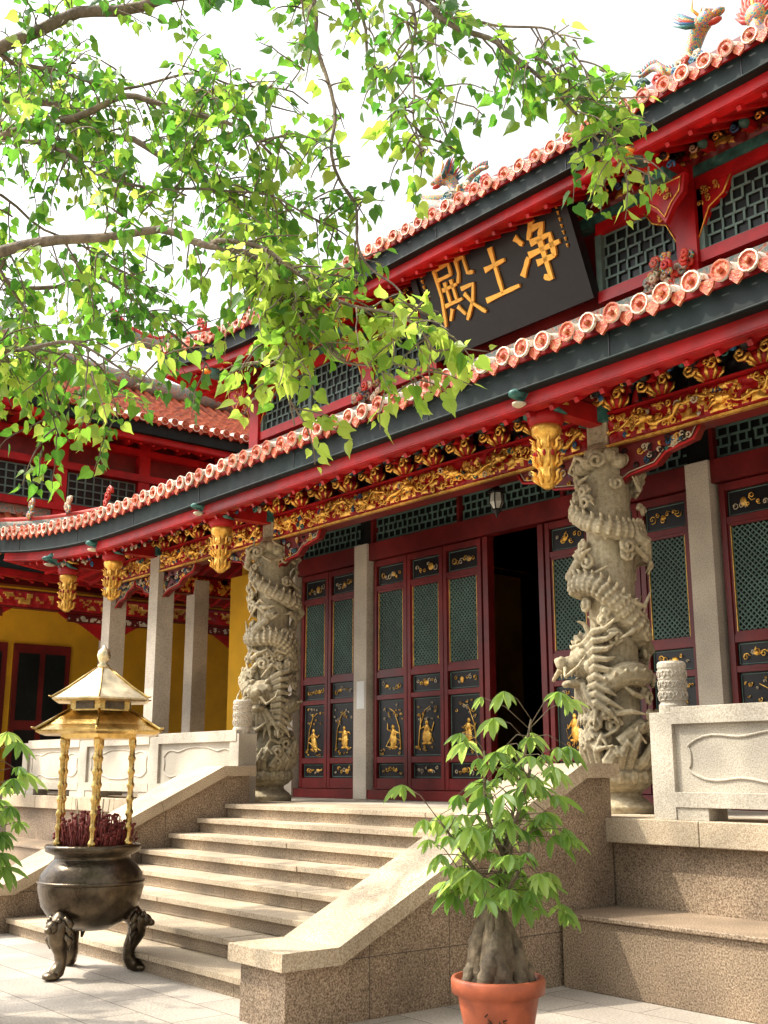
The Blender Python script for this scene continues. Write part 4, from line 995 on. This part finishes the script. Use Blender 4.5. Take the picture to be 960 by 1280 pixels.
# ------------------------------------------------------------------ POTTED PLANTS
def potted(name, r_, f_, seed, hs=1.0):
    random.seed(seed)
    fw = Vector((-math.sin(YAW), math.cos(YAW), 0)); rt = Vector((math.cos(YAW), math.sin(YAW), 0)); loc = rt * r_ + fw * f_
    root = empty(name, loc, YAW)
    p = MB()
    p.lathe(0, 0, [(.17, 0), (.19, .01), (.245, .30), (.25, .33), (.285, .335), (.29, .41), (.28, .425), (.26, .425), (.255, .38)], "terracotta", 40)
    p.lathe(0, 0, [(.02, .40), (.255, .375)], "soil", 24)
    for k in range(60): p.ell((U(-.2, .2) * .9, U(-.2, .2) * .9, .39), (U(.01, .025), U(.01, .025), .015), "soil", n=5, k=4)
    # small brushed emblem on the pot wall
    for k in range(12):
        a = math.radians(-90 - 12 + U(-14, 14)); z = U(.13, .24); rr_ = .19 + .055 * z / .3 + .006
        p.tube([(rr_ * math.cos(a), rr_ * math.sin(a), z), ((rr_ + .002) * math.cos(a + U(-.12, .12)), (rr_ + .002) * math.sin(a + U(-.05, .05)), z + U(-.03, .03))], [.006, .003], "soil", 4)
    p.build("pot", root)
    t = MB()
    for k in range(13):
        a = 2 * math.pi * k / 13 + U(-.3, .3); R0 = U(.11, .19); tw = U(.2, .9) * random.choice((-1, 1))
        P_ = [(R0 * 1.2 * math.cos(a), R0 * 1.2 * math.sin(a), .36), (R0 * U(.85, 1.1) * math.cos(a + tw * .4), R0 * U(.85, 1.1) * math.sin(a + tw * .4), U(.42, .47)), (U(.09, .13) * math.cos(a + tw), U(.09, .13) * math.sin(a + tw), U(.53, .6)), (U(.05, .09) * math.cos(a + tw * 1.6), U(.05, .09) * math.sin(a + tw * 1.6), U(.66, .72)), (.03 * math.cos(a + tw * 2), .03 * math.sin(a + tw * 2), .84)]
        Q = catmull(P_, 4); n = len(Q); k0 = U(.022, .055); t.tube(Q, [k0 + .024 * math.sin(math.pi * min(1, i / n * 1.3)) - .014 * i / n + .006 * math.sin(i * 2.3 + k) for i in range(n)], "caudex", 8)
    t.lathe(0, 0, [(.10, .38), (.13, .5), (.10, .65), (.055, .82)], "caudex", 10)
    lb = LB("pot_leaf")
    stems = [[(0, 0, .8), (.02, .02, 1.0), (.08, .03, 1.25), (.16, .02, 1.55), (.22, 0, 1.84), (.25, 0, 1.98)],
             [(0, 0, .8), (-.10, -.06, 1.0), (-.24, -.10, 1.2), (-.36, -.1, 1.36)],
             [(.02, 0, .85), (.1, .12, 1.1), (.18, .2, 1.42)],
             [(.06, .02, 1.12), (-.05, -.02, 1.4), (-.06, -.04, 1.78)],
             [(.06, .02, 1.12), (.14, -.1, 1.4), (.24, -.12, 1.72)],
             [(0, 0, .84), (.10, -.12, 1.0), (.20, -.18, 1.2)],
             [(0, 0, .84), (-.10, .02, .98), (-.22, .02, 1.04)]]
    for si, P_ in enumerate(stems):
        Q = catmull([(a, b_, c if c < .9 else .9 + (c - .9) * hs) for a, b_, c in P_], 6); n = len(Q)
        t.tube(Q, [.018 - .012 * i / n for i in range(n)], "caudex", 6)
        cnt = 34 if si == 0 else (18 if si in (3, 4) else 13)
        for k in range(cnt):
            fr = .22 + .78 * (k / (cnt - 1)); q = Q[min(n - 1, int(fr * (n - 1)))]; a = k * 2.4 + U(-.4, .4)
            ln = U(.12, .38) * (1.15 - .35 * fr); rise = .25 + .5 * (fr ** 2) if R() < .65 else -.25
            o = Vector((math.cos(a), math.sin(a), 0))
            c = q + o * ln + Vector((0, 0, ln * rise)); mid = q.lerp(c, .5) + Vector((0, 0, .04))
            t.tube([q, mid, c], [.004, .0035, .0025], "caudex", 4)
            nl = random.choice((5, 6, 7)); sc = U(.10, .20); yy = min(1, max(0, .45 + .5 * fr + U(-.45, .4)))
            for j in range(nl):
                b_ = (j - (nl - 1) / 2) * .8; ob = Vector((math.cos(a + b_), math.sin(a + b_), 0))
                d_ = (ob + Vector((0, 0, -.4 + U(-.55, .3)))).normalized()
                lb.leaf(c, d_, Vector((U(-.4, .4), U(-.4, .4), 1)) + ob * .3, sc * (1 - .12 * abs(b_)) * U(.8, 1.15), yy, 1)
    t.build("swollen_trunk", root); lb.mb.build("leaves", root)
potted("potted_plant", .70, 7.35, 4)
potted("potted_plant.001", -3.0, 7.9, 8, .8)

# ------------------------------------------------------------------ NEIGHBOUR HALL
nb = empty("side_hall")
q = MB()
NX = -23.3
q.box(-34, NX, 6, 24, 0, FL, "granite_wall")
q.box(-34, NX, 6.5, 24, FL, 5.5, "yellow_wall")
q.box(NX - .01, NX + 1.9, 6, 24, 0, FL - .01, "granite_light")
for y0 in (7.6, 9.0, 15.5):
    q.box(NX, NX + .08, y0, y0 + 1.25, FL, 4.3, "maroon")
    for k in range(2):
        q.box(NX + .08, NX + .1, y0 + .1 + k * .58, y0 + .55 + k * .58, 2.7, 4.1, "window_dark"); q.box(NX + .08, NX + .1, y0 + .1 + k * .58, y0 + .55 + k * .58, 1.5, 2.5, "black_lacquer")
for y0 in (7.2, 10.4, 13.6, 16.8, 20):
    q.box(NX + 1.4, NX + 1.66, y0 - .13, y0 + .13, FL, 5.1, "granite_post"); q.box(NX, NX + 1.4, y0 - .08, y0 + .08, 4.9, 5.15, "red")
q.box(NX + 1.42, NX + 1.6, 6.5, 24, 4.83, 5.2, "maroon")
carved(q, (NX + 1.61, 7, 4.86), (0, 1, 0), (0, 0, 1), (1, 0, 0), 14, .3, "red", "gold", 55, 7, .05, .04, .5)
for y0 in (7.2, 10.4, 13.6, 16.8):
    for a, sg in ((y0 + .13, 1), (y0 + 3.07, -1)):
        poly = [(a, 4.83), (a + sg * 1.0, 4.83), (a + sg * .8, 4.7), (a + sg * .5, 4.62), (a + sg * .3, 4.5), (a, 4.3)]
        q.prism(poly, NX + 1.48, NX + 1.55, "red", 'x')
        carved(q, (NX + 1.555, min(a, a + sg * .8), 4.64), (0, 1, 0), (0, 0, 1), (1, 0, 0), .8, .17, "maroon", "cream_paint", a, 14, .03, .025, .5)
q.box(-34, NX + .3, 6.5, 24, 5.5, 6.2, "maroon")
UX = NX + .3
q.box(-33, UX, 7.5, 22, 6.2, 9.7, "maroon")
for y0 in (7.6, 9.6, 11.6, 13.6, 15.6, 17.6):
    q.box(UX, UX + .16, y0 - .14, y0 + .14, 7, 9.2, "red")
    q.box(UX, UX + .04, y0 + .2, y0 + 1.8, 7.4, 8.1, "window_dark")
    for k in range(9): q.box(UX + .04, UX + .07, y0 + .2 + k * .2, y0 + .23 + k * .2, 7.4, 8.1, "lattice")
    for k in range(5): q.box(UX + .045, UX + .068, y0 + .2, y0 + 1.8, 7.4 + k * .17, 7.43 + k * .17, "lattice")
    for k in range(3):
        yb = y0 + .2 + k * .65
        q.box(UX, UX + .6, yb - .05, yb + .05, 8.95, 9.08, "red"); q.box(UX + .3, UX + .38, yb - .22, yb + .22, 9.08, 9.16, "gold")
for z0 in (7.2, 8.15, 8.75): q.box(UX, UX + .2, 7.5, 22, z0, z0 + .16, "red")
q.build("body", nb)
q = MB()
Wn = slope(q, (-21.4, 5), (0, 1), (-1, 0), 20, 1.7, 5.9, 7.1, 1, .4, 4, OV=1.0, zS=.4)
Wm = slope(q, (-21.8, 6.2), (0, 1), (-1, 0), 17, 4.2, 9.35, 11.5, .7, .6, 4, OV=1.2, zS=.4)
hipridge(q, Wm, 17, 4.2, .7, flare=1.2); hipridge(q, Wm, 17, 4.2, .7, flare=1.2, left=False)
q.box(NX - .2, NX + .36, 7, 22, 7.0, 7.35, "ridge_plaster")
q.tube([(-26, 9 + i, 11.7 + .5 * abs((i - 5.5) / 5.5) ** 3) for i in range(12)], .25, "ridge_plaster", 8)
q.build("roofs", nb)

# ------------------------------------------------------------------ HILL AND DISTANT TREES
h = MB(); vs = []; fs = []; n = 24
for j in range(n + 1):
    for i in range(n + 1):
        x = -110 + 120 * i / n; y = 40 + 80 * j / n
        z = 13 * max(0, math.sin(math.pi * i / n)) * max(0, math.sin(math.pi * j / n)) ** .6 + noise.noise(Vector((x * .05, y * .05, 0))) * 2
        vs.append((x, y, max(-.2, z) if 0 < i < n and 0 < j < n else -.3))
for j in range(n):
    for i in range(n): fs.append((j * (n + 1) + i, j * (n + 1) + i + 1, (j + 1) * (n + 1) + i + 1, (j + 1) * (n + 1) + i))
h.add(vs, fs, "hill_green", True); h.build("hill")
dt = LB("bodhi_leaf")
for c, rr, cnt in (((-36, 29.0, 20.2), 4.0, 2200), ((-44, 30, 16), 4.5, 1200), ((-30, 38, 14), 4.5, 900)):
    c = Vector(c); dt.mb.tube([(c.x, c.y, 0), (c.x + .3, c.y, c.z * .5), (c.x, c.y, c.z)], [.5, .35, .12], "bark", 8)
    dt.mb.lc += [.5] * (len(dt.mb.v) - len(dt.mb.lc))
    lobes = [(c + Vector((U(-1, 1), U(-1, 1), U(-.8, .9))) * rr * .7, U(.3, .55) * rr) for _ in range(12)]
    for _ in range(cnt):
        lc, lr = random.choice(lobes); d_ = Vector((U(-1, 1), U(-1, 1), U(-1, 1))).normalized()
        dt.leaf(lc + d_ * lr * U(.7, 1), Vector((U(-1, 1), U(-1, 1), U(-1, .3))), d_, U(.25, .5), U(.1, .7))
dt.mb.build("background_trees")

# ------------------------------------------------------------------ LIGHT, SKY, CAMERA
to_sun = Vector((-.60, -.50, 1.0)).normalized()
el = math.asin(to_sun.z); az = math.atan2(to_sun.x, to_sun.y)
sd = bpy.data.lights.new("sun", 'SUN'); sd.energy = 5.0; sd.angle = math.radians(.5); sd.color = (1, .93, .78)
so = bpy.data.objects.new("sun", sd); scene.collection.objects.link(so); so.rotation_euler = to_sun.to_track_quat('Z', 'Y').to_euler()
wd = bpy.data.worlds.new("World"); scene.world = wd; wd.use_nodes = True
N = wd.node_tree.nodes; L = wd.node_tree.links; bg = N["Background"]
sk = N.new("ShaderNodeTexSky"); sk.sky_type = 'NISHITA'; sk.sun_disc = False; sk.sun_elevation = el; sk.sun_rotation = az
sk.dust_density = 6; sk.air_density = 1.0; sk.ozone_density = .5
hs = N.new("ShaderNodeHueSaturation"); hs.inputs["Saturation"].default_value = .12; hs.inputs["Value"].default_value = 2.6
L.new(sk.outputs[0], hs.inputs["Color"]); L.new(hs.outputs[0], bg.inputs["Color"]); bg.inputs["Strength"].default_value = .15

cd = bpy.data.cameras.new("camera"); cam = bpy.data.objects.new("camera", cd); scene.collection.objects.link(cam)
cam.location = (0, 0, 1.65); cam.rotation_euler = (math.radians(90 + 13.06), 0, YAW)
cd.sensor_fit = 'VERTICAL'; cd.sensor_height = 24; cd.lens = 24 * 1400 / 1280; cd.clip_end = 2000; cd.clip_start = .05
scene.camera = cam
scene.view_settings.view_transform = 'Standard'; scene.view_settings.look = 'None'; scene.view_settings.exposure = 0
